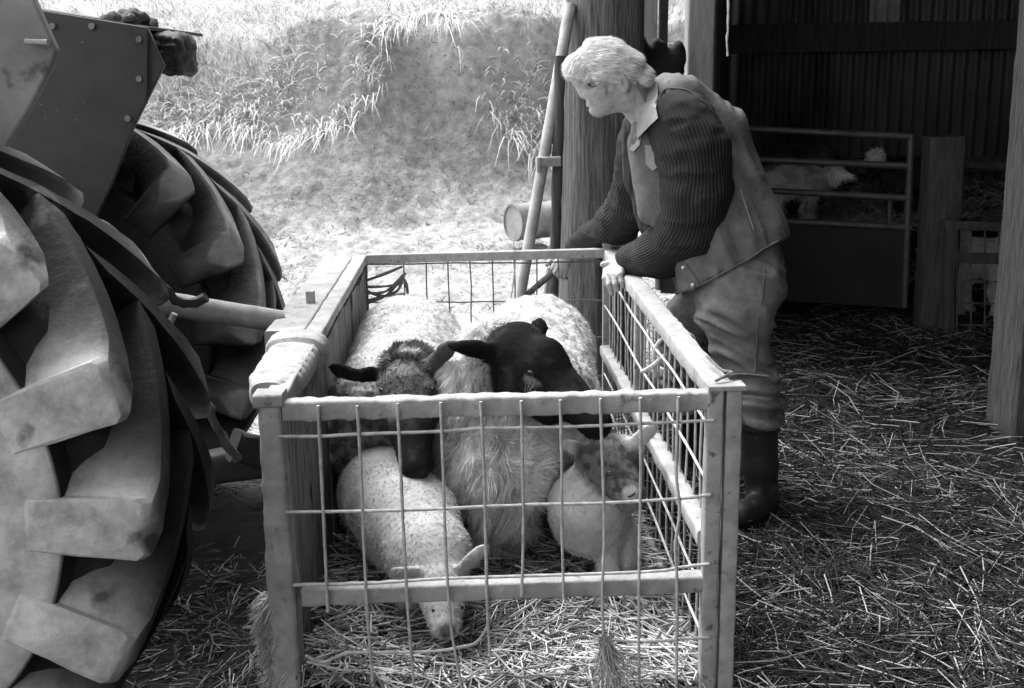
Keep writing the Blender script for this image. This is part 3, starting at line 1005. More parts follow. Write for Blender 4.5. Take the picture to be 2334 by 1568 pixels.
# sparser, dungy straw on the left below the tractor
n = 11000
xy = rand_poly(n, -1.7, -0.56, 1.9, 4.6)
keep = rng.random(n) < 0.5 + 0.8 * noise3(np.concatenate([xy * 2.2, np.ones((n, 1))], 1))
xy = xy[keep]
n = len(xy)
tag(straws(n, xy, ground_z(xy[:, 0], xy[:, 1]) + 0.014 + 0.025 * rng.random(n), 0.02, 0.10, 0.0022, np.where(rng.random(n) < 0.25, rng.uniform(0.15, 0.4, n), rng.uniform(0.02, 0.14, n)), 0.2, 'muck'), 'dungy straw trodden into the floor by the tractor wheel', None, None, 'stuff')
# bedding in the crate
n = 9000
s_, t_ = rng.random(n), rng.random(n) ** 1.3
pts = np.array(FL)[None] * ((1 - s_) * (1 - t_))[:, None] + np.array(FR)[None] * (s_ * (1 - t_))[:, None] + np.array(BL)[None] * ((1 - s_) * t_)[:, None] + np.array(BR)[None] * (s_ * t_)[:, None]
hx = 0.085 + 0.05 * rng.random(n) + 0.05 * np.exp(-((s_ - 0.05) / 0.12) ** 2)
sx = (s_ * 0.86 + 0.07)
tag(straws(n, np.stack([pts[:, 0] * 0.9, pts[:, 1]], 1), hx, 0.05, 0.22, 0.0026, np.where(rng.random(n) < 0.5, rng.uniform(0.35, 0.7, n), rng.uniform(0.08, 0.35, n)), 0.12, 'bedding'), 'straw bedding on the floor of the crate', None, None, 'stuff')
# straw heap in the pen behind the hurdle
n = 3500
xy = rand_poly(n, 2.3, 4.6, 7.2, 9.1)
tag(straws(n, xy, 0.1 + 0.45 * np.clip((xy[:, 1] - 7.2) / 1.9, 0, 1) + 0.1 * rng.random(n), 0.05, 0.22, 0.004, rng.uniform(0.1, 0.55, n), 0.2, 'straw_heap'), 'heap of straw bedding by the barn back wall', None, None, 'stuff')

# ------------------------------------------------------------------ grass on the bank
n = 170000
x = rng.uniform(-9, 5, n)
y = 11.2 + 13.0 * rng.random(n) ** 1.7
pp = np.stack([x, y, np.zeros(n)], 1)
lipy = 13.1 + 0.45 * noise3(pp * 0.7 + 9)
edge = lipy - 0.35 - 0.62 * np.clip((-x - 1.2) / 1.6, 0, 1) - 0.5 * np.clip((x + 0.35) / 0.6, 0, 1) + 0.35 * noise3(pp * 1.3 + 2)
edge = edge + 0.40 * np.exp(-((x + 1.15) / 0.75) ** 2)
clump = fbm(pp * 2.4 + 11, 3)
keep = (y > edge) & (rng.random(n) < 0.45 + 1.8 * clump + 0.5 * np.clip(y - edge, 0, 1) + 0.7 * np.clip(1 - (y - edge) / 0.35, 0, 1))
x, y, clump, edge = x[keep], y[keep], clump[keep], edge[keep]
n = len(x)
zz = ground_z(x, y, True)
near = np.clip(1 - (y - edge) / 0.9, 0, 1)
dd = np.stack([rng.normal(0, 0.35, n), -0.25 - 0.6 * near + rng.normal(0, 0.3, n), 0.9 - 0.35 * near + rng.normal(0, 0.2, n)], 1)
bend = np.stack([rng.normal(0, 0.2, n), -0.25 - 0.25 * near, -0.35 - 0.75 * near], 1)
ln = rng.uniform(0.08, 0.26, n) * (1 + 0.7 * np.clip(clump, 0, 1) + 0.5 * near)
v, f, c = strands(np.stack([x, y, zz - 0.01], 1), dd, ln, rng.uniform(0.004, 0.010, n), np.where(rng.random(n) < 0.18, rng.uniform(0.06, 0.2, n), rng.uniform(0.6, 0.95, n)), bend, 3)
tag(link_mesh('grass', v, f, M['grass'], None, False, c), 'pale dry grass hanging over the top of the bank', None, None, 'stuff')
# short sparse growth and litter in the yard and on the slope
n = 80000
x = rng.uniform(-6, 2.2, n)
y = 4.7 + 8.6 * rng.random(n)
pp = np.stack([x, y, np.ones(n)], 1)
keep = rng.random(n) < 0.3 + 1.0 * fbm(pp * 1.5 + 4, 3)
keep &= ~((x > 0.9 + 0.2 * (y - 5.6)) & (y > 5.4))
x, y = x[keep], y[keep]
n = len(x)
dd = np.stack([rng.normal(0, 0.8, n), rng.normal(0, 0.8, n), np.abs(rng.normal(0.3, 0.4, n))], 1)
v, f, c = strands(np.stack([x, y, ground_z(x, y, True) - 0.003], 1), dd, rng.uniform(0.015, 0.08, n), rng.uniform(0.003, 0.009, n), np.where(rng.random(n) < 0.4, rng.uniform(0.02, 0.1, n), rng.uniform(0.15, 0.6, n)), None, 2)
tag(link_mesh('yard_litter', v, f, M['grass'], None, False, c), 'short grass and litter scattered over the muddy yard', None, None, 'stuff')

# ------------------------------------------------------------------ tractor
tractor = empty('tractor', (-1.5, 3.0, 0), 'muddy tractor with big lugged rear tyres backed up to the crate', 'tractor')


def wheel(cx, cz, y0, y1, rad, mat_c, seed, nl=16, mud=0.006):
    """tyre with axle along Y, near face y0, far face y1; carcass + chevron lugs in one mesh"""
    w = y1 - y0
    ym = (y0 + y1) / 2
    lug = 0.05
    rc = rad - lug
    prof = [(0.02, 0.50), (0.03, 0.53), (-0.01, 0.58), (-0.03, 0.66), (-0.035, 0.76), (-0.03, 0.815), (-0.02, 0.825), (0.07, 0.84), (0.11, 0.88), (0.14, 0.925), (0.2, 0.95), (0.5, 0.965),
            (0.80, 0.95), (0.86, 0.925), (0.89, 0.88), (0.93, 0.84), (1.02, 0.825), (1.03, 0.815), (1.035, 0.76), (1.03, 0.66), (1.01, 0.58), (0.97, 0.53), (0.98, 0.50)]
    near = mat_c is M['tyre']
    cols = []
    mb = MB()
    nseg = 120
    b = 0
    for i in range(nseg):
        a = 2 * math.pi * i / nseg
        for (t, r) in prof:
            rr = r * rc
            mb.v.append((cx + rr * math.cos(a), y0 + t * w, cz + rr * math.sin(a)))
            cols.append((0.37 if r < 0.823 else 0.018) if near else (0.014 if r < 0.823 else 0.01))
    m = len(prof)
    for i in range(nseg):
        j = (i + 1) % nseg
        for k in range(m - 1):
            mb.f.append((i * m + k, i * m + k + 1, j * m + k + 1, j * m + k))
    # lugs
    for side in (0, 1):
        for l in range(nl):
            a0 = 2 * math.pi * (l + 0.5 * side) / nl + seed
            rings = []
            steps = 9
            for s in range(steps + 1):
                t = s / steps
                # from the shoulder (t=0) to past the centre line (t=1)
                k = max(0.0, (t - 0.25) / 0.75)
                ty = (-0.040, -0.03, 0.0, 0.06)[s] if s < 4 else 0.06 + 0.49 * (s - 3) / (steps - 3)
                top = rad * ((0.93, 0.975, 0.995, 1.01)[s] if s < 4 else 1.01)
                base = rc * ((0.74, 0.72, 0.72, 0.78)[s] if s < 4 else min(0.94, 0.82 + 0.06 * (s - 3)))
                ang = a0 + 0.95 * max(0, ty) ** 1.05
                yy = y0 + ty * w if side == 0 else y1 - ty * w
                hw = (0.088 - 0.034 * k) * (0.9 if s == 0 else 1.0)
                hb = hw * 1.25
                e_ = 0.006
                ring = [(base, -hb), (0.55 * base + 0.45 * top, -hw * 1.12), (top - e_ * 2, -hw), (top, -hw * 0.8), (top, hw * 0.8), (top - e_ * 2, hw), (0.55 * base + 0.45 * top, hw * 1.12), (base, hb)]
                rings.append([(cx + r_ * math.cos(ang + da), yy, cz + r_ * math.sin(ang + da)) for r_, da in ring])
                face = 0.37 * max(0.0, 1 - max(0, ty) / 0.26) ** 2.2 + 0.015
                cols += [face * (1.0 if ty < 0.03 or m_ not in (2, 3, 4, 5) else 0.45) if near else (0.008, 0.012, 0.07, 0.28, 0.28, 0.07, 0.012, 0.008)[m_] * (1.0 if ty < 0.2 else 0.5) for m_ in range(8)]  # far lugs: backlight gloss painted pale on the tops, shade dark below
            mb.ring_bridge(rings)
    o = mb.build('tyre', mat_c, wroot_parent)
    me = o.data
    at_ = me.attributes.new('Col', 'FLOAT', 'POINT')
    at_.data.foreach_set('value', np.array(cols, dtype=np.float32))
    bv = o.modifiers.new('bevel', 'BEVEL')
    bv.width = 0.009
    bv.segments = 3
    bv.limit_method = 'ANGLE'
    bv.angle_limit = math.radians(38)
    sub = o.modifiers.new('sub', 'SUBSURF')
    sub.subdivision_type = 'SIMPLE'
    sub.levels = sub.render_levels = 1
    tx = bpy.data.textures.new('mud_noise', 'CLOUDS')
    tx.noise_scale = 0.06
    tx.noise_depth = 3
    dp = o.modifiers.new('mud', 'DISPLACE')
    dp.texture = tx
    dp.texture_coords = 'GLOBAL'
    dp.strength = mud
    dp.mid_level = 0.5
    return o


def rim(cx, cz, y0, y1, r, mat_c, parent):
    mb = MB()
    rings = []
    ym = (y0 + y1) / 2
    for (yy, rr) in ((y0 + 0.03, r * 1.03), (y0 + 0.02, r), (y0 + 0.05, r * 0.93), (ym - 0.05, r * 0.85), (ym - 0.04, 0.16), (ym - 0.08, 0.13), (ym - 0.09, 0.02)):
        rings.append([(cx + rr * math.cos(2 * math.pi * k / 48), yy, cz + rr * math.sin(2 * math.pi * k / 48)) for k in range(48)])
    mb.ring_bridge(rings)
    rings = []
    for (yy, rr) in ((ym - 0.03, r * 0.84), (y1 - 0.03, r * 1.03)):
        rings.append([(cx + rr * math.cos(2 * math.pi * k / 48), yy, cz + rr * math.sin(2 * math.pi * k / 48)) for k in range(48)])
    mb.ring_bridge(rings, False)
    return mb.build('rim', mat_c, parent)


NX, NZ, NR = -1.41, 0.72, 0.73
FX, FZ, FRD = -1.515, 0.70, 0.70
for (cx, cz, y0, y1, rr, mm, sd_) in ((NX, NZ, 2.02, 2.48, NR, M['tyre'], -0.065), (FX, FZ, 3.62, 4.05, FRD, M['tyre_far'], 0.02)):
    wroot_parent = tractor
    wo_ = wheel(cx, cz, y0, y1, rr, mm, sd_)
    wo_.name = 'tyre'
    rim(cx, cz, y0, y1, rr * 0.48, M['tractor_pale'], tractor)
    tag(wo_, 'pale mud-caked near tyre' if y0 < 3 else 'dark far tyre with backlight gloss painted on its lugs')
# axle and rear body
MB().tube([(NX, 2.3, NZ), (NX, 3.0, NZ), (FX, 3.8, NZ)], 0.1, 16).build('axle', M['tractor'], tractor)
MB().bar((NX - 0.9, 3.05, 0.75), (NX + 0.28, 3.05, 0.72), 0.4, 0.42, (0, 0, 1), 12, 0.006, 0.15).build('gearbox', M['tyre_dark'], tractor)
# far mudguard: inner plate, deck
mb = MB().prism([P(x, y, 3.42) for x, y in ((-420, -60), (85, 22), (335, 62), (374, 150), (300, 300), (255, 420), (150, 640), (-420, 640))], (0, 0.02, 0))
mb.build('mudguard', M['tractor'], tractor, False, 0.004)
mb = MB().prism([P(x, y, 3.44) for x, y in ((-420, -62), (85, 20), (335, 60), (335, 68), (-420, -50))], (0, 0.62, 0))
mb.build('mudguard', M['tractor'], tractor, False)
MB().bar(P(333, 72, 3.41), P(332, 236, 3.41), 0.012, 0.008, (0, 1, 0), 4).build('seam', M['tyre_dark'], tractor)
for x, y in ((318, 90), (318, 180), (292, 270), (210, 60), (120, 60)):
    c_ = P(x, y, 3.415)
    MB().tube([c_, c_ + Vector((0, -0.008, 0))], 0.009, 10).build('bolt', M['tractor_pale'], tractor)
MB().prism([P(112, 432, 3.40), P(160, 425, 3.40), P(155, 480, 3.40)], (0, 0.02, 0)).build('bracket', M['tractor_pale'], tractor, False)
# near mudguard
mb = MB().prism([P(x, y, 2.55) for x, y in ((-420, -160), (30, -160), (72, -10), (128, 115), (118, 150), (60, 260), (-10, 372), (-420, 760))], (0, 0.03, 0))
mb.build('mudguard', M['tractor_pale'], tractor, False, 0.006)
MB().bar(P(60, 95, 2.53), P(110, 97, 2.53), 0.02, 0.012, (0, 0, 1), 3).build('bracket', M['steel'], tractor)
# rough lamp block at the end of the far mudguard
s_ = SDF((-1.35, 3.4, 1.4), (-0.85, 3.9, 1.85), 0.01)
c = P(388, 122, 3.62)
for dx in np.linspace(-0.05, 0.05, 6):
    for dzz in np.linspace(-0.045, 0.045, 5):
        s_.ell(c + Vector((dx, random.uniform(-.02, .02), dzz - 0.15 * dx)), ((1, 0, 0), (0, 1, 0)), (0.018, 0.12, 0.018), 0.008)
p, q = s_.mesh()
nn = vnormals(p, q)
p = p + nn * (0.012 * fbm(p * 30, 3))[:, None]
link_mesh('light_block', p, q, M['tyre_dark'], tractor, True)
# caked debris on the mudguard deck
s_ = SDF((-1.7, 3.3, 1.5), (-1.0, 4.1, 1.9), 0.01)
for i in range(26):
    px = random.uniform(235, 338)
    c = P(px, 62 - 28 * math.exp(-((px - 290) / 40) ** 2) * random.random(), random.uniform(3.46, 3.75))
    s_.ell(c, ((1, 0, 0), (0, 1, 0)), (random.uniform(.02, .045), .03, random.uniform(.012, .03)), 0.015)
p, q = s_.mesh()
p = p + vnormals(p, q) * (0.02 * fbm(p * 40, 3))[:, None]
link_mesh('caked_mud', p, q, M['mud'], tractor, True)
# linkage
la, lb = P(180, 660, 3.02), P(640, 733, 3.28)
MB().tube([la.lerp(lb, i / 14) for i in range(15)], 0.034, 14, 0.002).build('link_arm', M['steel'], tractor)
mb = MB().prism([P(x, y, 3.27) for x, y in ((604, 722), (660, 722), (660, 772), (622, 772), (604, 758))], (0, 0.03, 0))
mb.build('link_bracket', M['steel'], tractor, False, 0.004)
mb = MB().tube([P(622, 745, 3.255), P(622, 745, 3.265)], 0.018, 14)
mb.build('pin_hole', M['black_sack'], tractor)
MB().tube([P(375, 762, 3.05), P(398, 715, 3.05)], 0.009, 8).build('pin', M['steel'], tractor)
MB().tube(poly_pts([P(150, 480, 2.95), P(174, 493, 2.95), P(232, 507, 2.95), P(270, 536, 3.0), P(314, 608, 3.0), P(328, 642, 3.0)], 8), 0.007, 7).build('hose', M['steel'], tractor)
MB().tube(poly_pts([P(205, 560, 2.75), P(240, 575, 2.75), P(270, 605, 2.75), P(310, 625, 2.8), P(322, 655, 2.8)], 8), 0.016, 8, 0.012, 50).build('chain', M['tyre_dark'], tractor)
MB().tube(poly_pts([P(330, 655, 2.8), P(360, 645, 2.8), P(400, 685, 2.85), P(440, 690, 2.9), P(470, 678, 2.9)], 8), 0.013, 8, 0.006, 50).build('chain', M['tyre_dark'], tractor)
# mud crusted diagonal stay
MB().tube([P(330, 690, 2.62).lerp(P(540, 1050, 2.72), i / 30) for i in range(31)], 0.013, 8, 0.014, 45).build('stay', M['mud'], tractor)
MB().bar(P(530, 1015, 2.75), P(610, 1035, 2.8), 0.06, 0.08, (0, 0, 1), 10, 0.01).build('lower_link', M['tyre_dark'], tractor)
MB().bar((-1.2, 2.9, 0.42), P(600, 1045, 2.8), 0.07, 0.09, (0, 0, 1), 10, 0.01).build('lower_link', M['tyre_dark'], tractor)

# ------------------------------------------------------------------ animals
def seg_dist(p, a, b):
    a, b = np.array(a), np.array(b)
    ba = b - a
    t = np.clip(((p - a) @ ba) / (ba @ ba + 1e-12), 0, 1)
    return np.linalg.norm(p - a - t[:, None] * ba, axis=1)


def sstep(x, a, b):
    t = np.clip((x - a) / (b - a), 0, 1)
    return t * t * (3 - 2 * t)


RI = np.array(R.transposed())


def surf(p, px, py, tol=7.0):
    """nearest mesh vertex to the eye along the line of sight through a photo point"""
    c = (p - np.array([0, 0, CAM_H])) @ RI.T
    u = CX - F_PX * c[:, 0] / c[:, 2]
    v = CY + F_PX * c[:, 1] / c[:, 2]
    d = np.hypot(u - px, v - py)
    m = d < max(tol, d.min() + 0.5)
    i = np.where(m)[0]
    return Vector(p[i[np.argmin(p[i, 1])]])


def fur(parent, p, q, col, n, length, width, flow, lift=0.6, clump=0.35, cfreq=30, wt=None, name='fleece', jitter=0.25, cj=0.2):
    pts, idx = sample_mesh(p, q, n, wt)
    nr = vnormals(p, q)[q[idx, 0]]
    fl = np.array(flow, dtype=np.float32)[None] - nr * (nr @ np.array(flow, dtype=np.float32))[:, None]
    cv = np.stack([noise3(pts * cfreq + 11), noise3(pts * cfreq + 37), noise3(pts * cfreq + 71)], 1)
    d = nr * lift + fl + cv * clump * 2 + rng.normal(0, jitter, (n, 3))
    ln = length * rng.uniform(0.5, 1.3, n)
    c = col[q[idx, 0]] * rng.uniform(1 - cj, 1 + cj, n)
    bend = cv[:, [1, 2, 0]] * clump + np.array([0, 0, -0.25])
    v, f, cc = strands(pts - nr * 0.002, d, ln, np.full(n, width) * rng.uniform(0.7, 1.3, n), c, bend, 3)
    return link_mesh(name, v, f, M['fur'], parent, False, cc)


def eye_at(parent, p, px, py, r, white=True):
    c = surf(p, px, py)
    e = SDF(np.array(c) - 0.03, np.array(c) + 0.03, r / 5)
    e.ell(c + Vector((0, r * 0.85, 0)), ((1, 0, 0), (0, 0, 1)), (r * 1.25, r * 0.95, r), 0.001)
    a, b = e.mesh()
    return link_mesh('eye', a, b, M['eye'], parent, True)


def leg(s, a, floor, fwd, r0=0.045, r1=0.022, k=0.03):
    a = Vector(a)
    kn = a.lerp(Vector((a.x, a.y, floor)), 0.5) + Vector(fwd) * 0.035
    an = Vector((a.x, a.y, floor + 0.035)) - Vector(fwd) * 0.01
    s.chain([a, kn, an, Vector((a.x, a.y, floor + 0.015)) + Vector(fwd) * 0.03], [r0, r1 * 1.2, r1, r1 * 1.15], k)


def make(name, label, cat, s, colf, amp=0.008, nf=22, group=None, it=1):
    p, q = s.mesh()
    p = relax(p, q, it, 0.5)
    col = colf(p)
    root = None
    nn = vnormals(p, q)
    w = sstep(col, 0.1, 0.4)
    p2 = p + nn * ((amp * fbm(p * nf, 3) + amp * 0.5 * noise3(p * nf * 3.1)) * (0.15 + 0.85 * w))[:, None]
    o = link_mesh(name, p2, q, M['lamb' if cat == 'lamb' else 'animal'], None, True, col)
    tag(o, label, cat, group)
    return o, p2, q, col


FWD = Vector((0, -1, 0))
# ---- left ewe
A, B = Vector((-0.36, 3.45, 0.475)), Vector((-0.39, 4.12, 0.49))
poll, brow, nose, muz = P(930, 848, 3.14), P(926, 884, 3.06), P(938, 985, 2.94), P(946, 1062, 2.87)
s = SDF((-0.68, 2.75, 0.05), (-0.05, 4.5, 0.85), 0.0085)
s.cone(A, B, 0.203, 0.212, 0.03)
s.ell(B + Vector((0, 0.08, -0.02)), ((1, 0, 0), (0, 1, 0)), (0.205, 0.2, 0.21), 0.05)
s.cone(A + Vector((0.02, -0.02, 0.03)), poll + Vector((0, 0.06, -0.04)), 0.19, 0.105, 0.08)
s.cone(poll, brow, 0.07, 0.083, 0.03)
s.cone(brow, nose, 0.08, 0.056, 0.02)
s.cone(nose, muz, 0.056, 0.043, 0.02)
for sx in (-1, 1):
    s.ell(brow.lerp(nose, 0.1) + Vector((0.062 * sx, -0.035, 0.012)), ((1, 0, 0), (0, 0, 1)), (0.026, 0.026, 0.02), 0.02)
ea, et = P(872, 852, 3.1), P(748, 836, 3.05)
eb, eu = P(978, 838, 3.07), P(1047, 768, 2.99)
em = P(810, 856, 3.06)
s.ell(ea.lerp(em, 0.5), (em - ea, (0, -0.25, 1)), (0.05, 0.026, 0.011), 0.012)
s.ell(em.lerp(et, 0.4), (et - em, (0, -0.25, 1)), (0.05, 0.024, 0.01), 0.014)
s.ell(eb.lerp(eu, 0.5), (eu - eb, (-0.6, -0.2, 0.7)), (0.062, 0.027, 0.011), 0.012)
s.cone(P(960, 850, 3.1), eb.lerp(eu, 0.2), 0.03, 0.02, 0.02)
for lx, ly in ((-0.1, 3.42), (0.1, 3.4), (-0.1, 4.15), (0.1, 4.15)):
    leg(s, (A.x + lx, ly, 0.3), 0.08, FWD if ly < 3.6 else -FWD)


def colL(p):
    d = np.minimum(seg_dist(p, poll.lerp(brow, 0.4), brow) - 0.084, np.minimum(seg_dist(p, brow, nose) - 0.08, seg_dist(p, nose, muz) - 0.06))
    d = np.minimum(d, np.minimum(seg_dist(p, ea, et) - 0.035, seg_dist(p, eb, eu) - 0.034))
    d = d + 0.012 * fbm(p * 25, 3)
    w = sstep(d, 0.0, 0.03)
    dark = 0.014 + 0.02 * sstep(fbm(p * 30, 3), 0, 0.4)
    fore = sstep(-seg_dist(p, brow + Vector((0, -0.05, 0.02)), brow + Vector((0, -0.08, -0.015))), -0.085, -0.05)
    dark = dark + 0.07 * sstep(-(seg_dist(p, eb, eu) - 0.03), -0.01, 0.01)
    dark = dark + 0.16 * fore * (0.5 + 0.5 * sstep(fbm(p * 70, 2), -0.1, 0.3))
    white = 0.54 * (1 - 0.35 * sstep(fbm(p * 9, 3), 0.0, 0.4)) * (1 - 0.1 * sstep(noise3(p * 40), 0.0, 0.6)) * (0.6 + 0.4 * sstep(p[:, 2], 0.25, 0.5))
    return dark * (1 - w) + white * w


o, p, q, c = make('ewe', 'dark faced ewe facing the camera with her nose down and ears spread flat', 'sheep', s, colL, 0.010, 24, 'sheep in the livestock crate')
wl = sstep(c, 0.15, 0.4)
fur(o, p, q, c, 90000, 0.012, 0.0012, (0, 0.3, -0.35), 0.7, 0.15, 60, wl, 'fleece', 0.5)
fw = sstep(-np.linalg.norm(p - np.array(brow + Vector((0, -0.05, 0.03))), axis=1), -0.1, -0.06) * (1 - wl)
fur(o, p, q, c * 1.6, 5000, 0.006, 0.0025, (0, -0.2, -0.2), 1.0, 0.7, 80, fw + 1e-5, 'forelock')
pw = sstep(-np.linalg.norm(p - np.array(poll + Vector((0, 0.01, 0.06))), axis=1), -0.10, -0.05)
tf = sstep(-np.linalg.norm(p - np.array(P(930, 818, 3.12)), axis=1), -0.045, -0.02)
fur(o, p, q, 0.13 + 0.6 * tf, 5000, 0.022, 0.002, (0, -0.25, 0.2), 0.9, 0.5, 40, pw + 1e-6, 'poll_wool', 0.2, 0.3)
fur(o, p, q, c, 9000, 0.006, 0.0016, (0, -0.2, -0.5), 0.4, 0.3, 60, (1 - wl) + 1e-6, 'face_hair', 0.2, 0.6)
eye_at(o, p, 866, 890, 0.009)
eye_at(o, p, 988, 888, 0.009)

# ---- right ewe
A, B = Vector((0.055, 3.45, 0.465)), Vector((0.09, 4.12, 0.485))
poll, brow, nose, muz = P(1180, 800, 3.03), P(1232, 832, 2.97), P(1297, 905, 2.90), P(1358, 965, 2.84)
s = SDF((-0.35, 2.65, 0.05), (0.4, 4.5, 0.85), 0.0085)
s.cone(A, B, 0.208, 0.215, 0.03)
s.ell(B + Vector((0, 0.08, -0.02)), ((1, 0, 0), (0, 1, 0)), (0.21, 0.2, 0.212), 0.05)
s.cone(A + Vector((0, -0.03, 0.03)), P(1120, 850, 3.14), 0.2, 0.115, 0.08)
s.cone(P(1120, 900, 3.14), P(1128, 1060, 3.1), 0.13, 0.135, 0.06)
s.cone(P(1128, 1050, 3.1), P(1150, 1190, 3.12), 0.13, 0.075, 0.06)
s.cone(P(1110, 840, 3.12), poll, 0.11, 0.08, 0.06)
s.cone(poll, brow, 0.066, 0.07, 0.03)
s.cone(P(1250, 798, 2.95), P(1262, 828, 2.94), 0.03, 0.034, 0.03)
s.cone(brow, nose, 0.07, 0.052, 0.02)
s.cone(nose, muz, 0.056, 0.044, 0.02)
s.cone(P(1185, 880, 2.98), P(1250, 930, 2.93), 0.06, 0.045, 0.04)
ea, et = P(1152, 806, 3.0), P(1022, 786, 2.96)
s.ell(ea.lerp(et, 0.42), (et - ea, (0, -0.3, 1)), (0.082, 0.029, 0.012), 0.012)
s.cone(ea.lerp(et, 0.55), et, 0.014, 0.006, 0.02)
eb, eu = P(1226, 775, 3.06), P(1229, 726, 3.1)
s.ell(eb.lerp(eu, 0.5), (eu - eb, (1, 0.15, 0)), (0.036, 0.027, 0.012), 0.012)
for lx, ly in ((-0.1, 3.25), (0.1, 3.3), (-0.1, 4.15), (0.1, 4.15)):
    leg(s, (A.x + lx, ly, 0.28), 0.08, FWD if ly < 3.6 else -FWD)


def colR(p):
    d = np.minimum(seg_dist(p, poll, brow) - 0.088, np.minimum(seg_dist(p, brow, nose) - 0.084, seg_dist(p, nose, muz) - 0.075))
    d = np.minimum(d, seg_dist(p, P(1180, 860, 3.0), P(1250, 930, 2.93)) - 0.075)
    d = np.minimum(d, seg_dist(p, P(1240, 790, 2.97), P(1275, 850, 2.93)) - 0.07)
    d = np.minimum(d, np.minimum(seg_dist(p, ea, et) - 0.032, seg_dist(p, eb, eu) - 0.034))
    d = d + 0.016 * fbm(p * 22, 3)
    w = sstep(d, 0.0, 0.03)
    dark = 0.009 + 0.012 * sstep(fbm(p * 30, 3), 0.1, 0.4)
    ring = sstep(-np.linalg.norm((p - np.array(surf(p, 1214, 865))) * np.array([1, 0.6, 1.5]), axis=1), -0.036, -0.02)
    dark = dark + 0.2 * ring * sstep(noise3(p * 60), -0.3, 0.3)
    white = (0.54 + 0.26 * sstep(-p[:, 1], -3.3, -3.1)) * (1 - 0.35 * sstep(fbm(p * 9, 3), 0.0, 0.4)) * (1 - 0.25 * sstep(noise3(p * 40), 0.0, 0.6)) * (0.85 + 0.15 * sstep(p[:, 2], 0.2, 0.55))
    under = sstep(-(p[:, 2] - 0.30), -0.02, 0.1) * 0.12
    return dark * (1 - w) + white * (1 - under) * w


o, p, q, c = make('ewe', 'black faced ewe with head turned to the side beside the pale lamb', 'sheep', s, colR, 0.012, 22, 'sheep in the livestock crate')
wl = sstep(c, 0.12, 0.4)
front_w = sstep(-p[:, 1], -3.22, -3.08)
fur(o, p, q, c, 85000, 0.012, 0.0012, (0, 0.3, -0.35), 0.7, 0.15, 60, wl * (1 - front_w) + 1e-5, 'fleece', 0.5)
p = p + vnormals(p, q) * (front_w * wl * 0.028 * fbm(p * np.array([26, 26, 11]), 3))[:, None]
o.data.vertices.foreach_set('co', p.astype(np.float32).ravel())
o.data.update()
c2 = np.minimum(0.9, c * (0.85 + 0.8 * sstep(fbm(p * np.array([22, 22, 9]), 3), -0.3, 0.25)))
c2 = c2 * (1 - 0.4 * sstep(p[:, 0], 0.06, 0.14))  # right side of the ruff darkened: shade painted into the wool colour
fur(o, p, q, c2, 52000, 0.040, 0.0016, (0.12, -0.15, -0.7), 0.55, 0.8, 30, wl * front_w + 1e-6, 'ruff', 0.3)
fur(o, p, q, c, 9000, 0.006, 0.0016, (0.3, -0.2, -0.5), 0.4, 0.3, 60, (1 - wl) + 1e-6, 'face_hair', 0.2, 0.6)
eye_at(o, p, 1207, 850, 0.012)

# ---- lambs
def lamb_col(mott, seed, base=0.52, pale=None):
    def f(p):
        w = sstep(fbm(p * 18 + seed, 3), -0.15, 0.25)
        c = base * (1 - 0.1 * w)
        if mott is not None:
            a, b, r, val = mott
            k = sstep(-(seg_dist(p, a, b) - r), -0.02, 0.015)
            sp = sstep(fbm(p * 55 + seed, 2), -0.25, 0.2)
            c = c * (1 - k) + k * (val * (0.55 + 0.9 * sp))
        if pale is not None:
            for (a, r, val) in pale:
                k = sstep(-np.linalg.norm(p - np.array(a), axis=1), -r * 1.4, -r * 0.8)
                c = c * (1 - k) + k * val
        return c
    return f


# lamb with its head down at the front mesh
s = SDF((-0.55, 2.3, 0.06), (0.05, 3.4, 0.7), 0.0065)
r0, m0, sh = P(876, 1125, 3.02), P(930, 1190, 2.86), P(978, 1265, 2.70)
hd, mz = P(1004, 1330, 2.60), P(1014, 1418, 2.52)
s.cone(r0, m0, 0.128, 0.128, 0.04)
s.cone(m0, sh, 0.125, 0.105, 0.05)
s.ell(r0 + Vector((0, 0.05, -0.03)), ((1, 0, 0), (0, 1, 0)), (0.12, 0.11, 0.13), 0.05)
s.cone(sh, hd, 0.085, 0.055, 0.05)
s.cone(hd, hd.lerp(mz, 0.45), 0.054, 0.049, 0.02)
s.cone(hd.lerp(mz, 0.45), mz, 0.049, 0.039, 0.02)
ea, et = P(1040, 1305, 2.59), P(1114, 1240, 2.6)
s.ell(ea.lerp(et, 0.5), (et - ea, (-0.5, -0.3, 0.8)), (0.056, 0.022, 0.008), 0.01)
eb, eu = P(968, 1305, 2.58), P(893, 1300, 2.58)
s.ell(eb.lerp(eu, 0.5), (eu - eb, (0, -0.5, 0.8)), (0.047, 0.02, 0.008), 0.01)
for px, py, y in ((930, 1290, 2.78), (1010, 1290, 2.8), (850, 1200, 3.05), (930, 1180, 3.08)):
    leg(s, P(px, py, y), 0.08, FWD, 0.04, 0.02)
o, p, q, c = make('lamb', 'pale lamb with its head down in the straw behind the front mesh', 'lamb', s, lamb_col(None, 3, 0.42, [(P(1019, 1440, 2.485), 0.02, 0.14)]), 0.002, 34, 'lambs in the livestock crate')
crease = np.sin((p @ np.array([0.5, -1.0, -0.4])) * 330 + 9 * fbm(p * 9, 2)) * sstep(-np.linalg.norm(p - np.array(P(965, 1215, 2.75)), axis=1), -0.22, -0.08)
p = p + vnormals(p, q) * (0.0008 * crease)[:, None]
o.data.vertices.foreach_set('co', p.astype(np.float32).ravel())
o.data.update()
fur(o, p, q, c, 80000, 0.007, 0.0014, (0, -0.3, -0.3), 0.6, 0.45, 130, None, 'fleece', 0.35, 0.05)
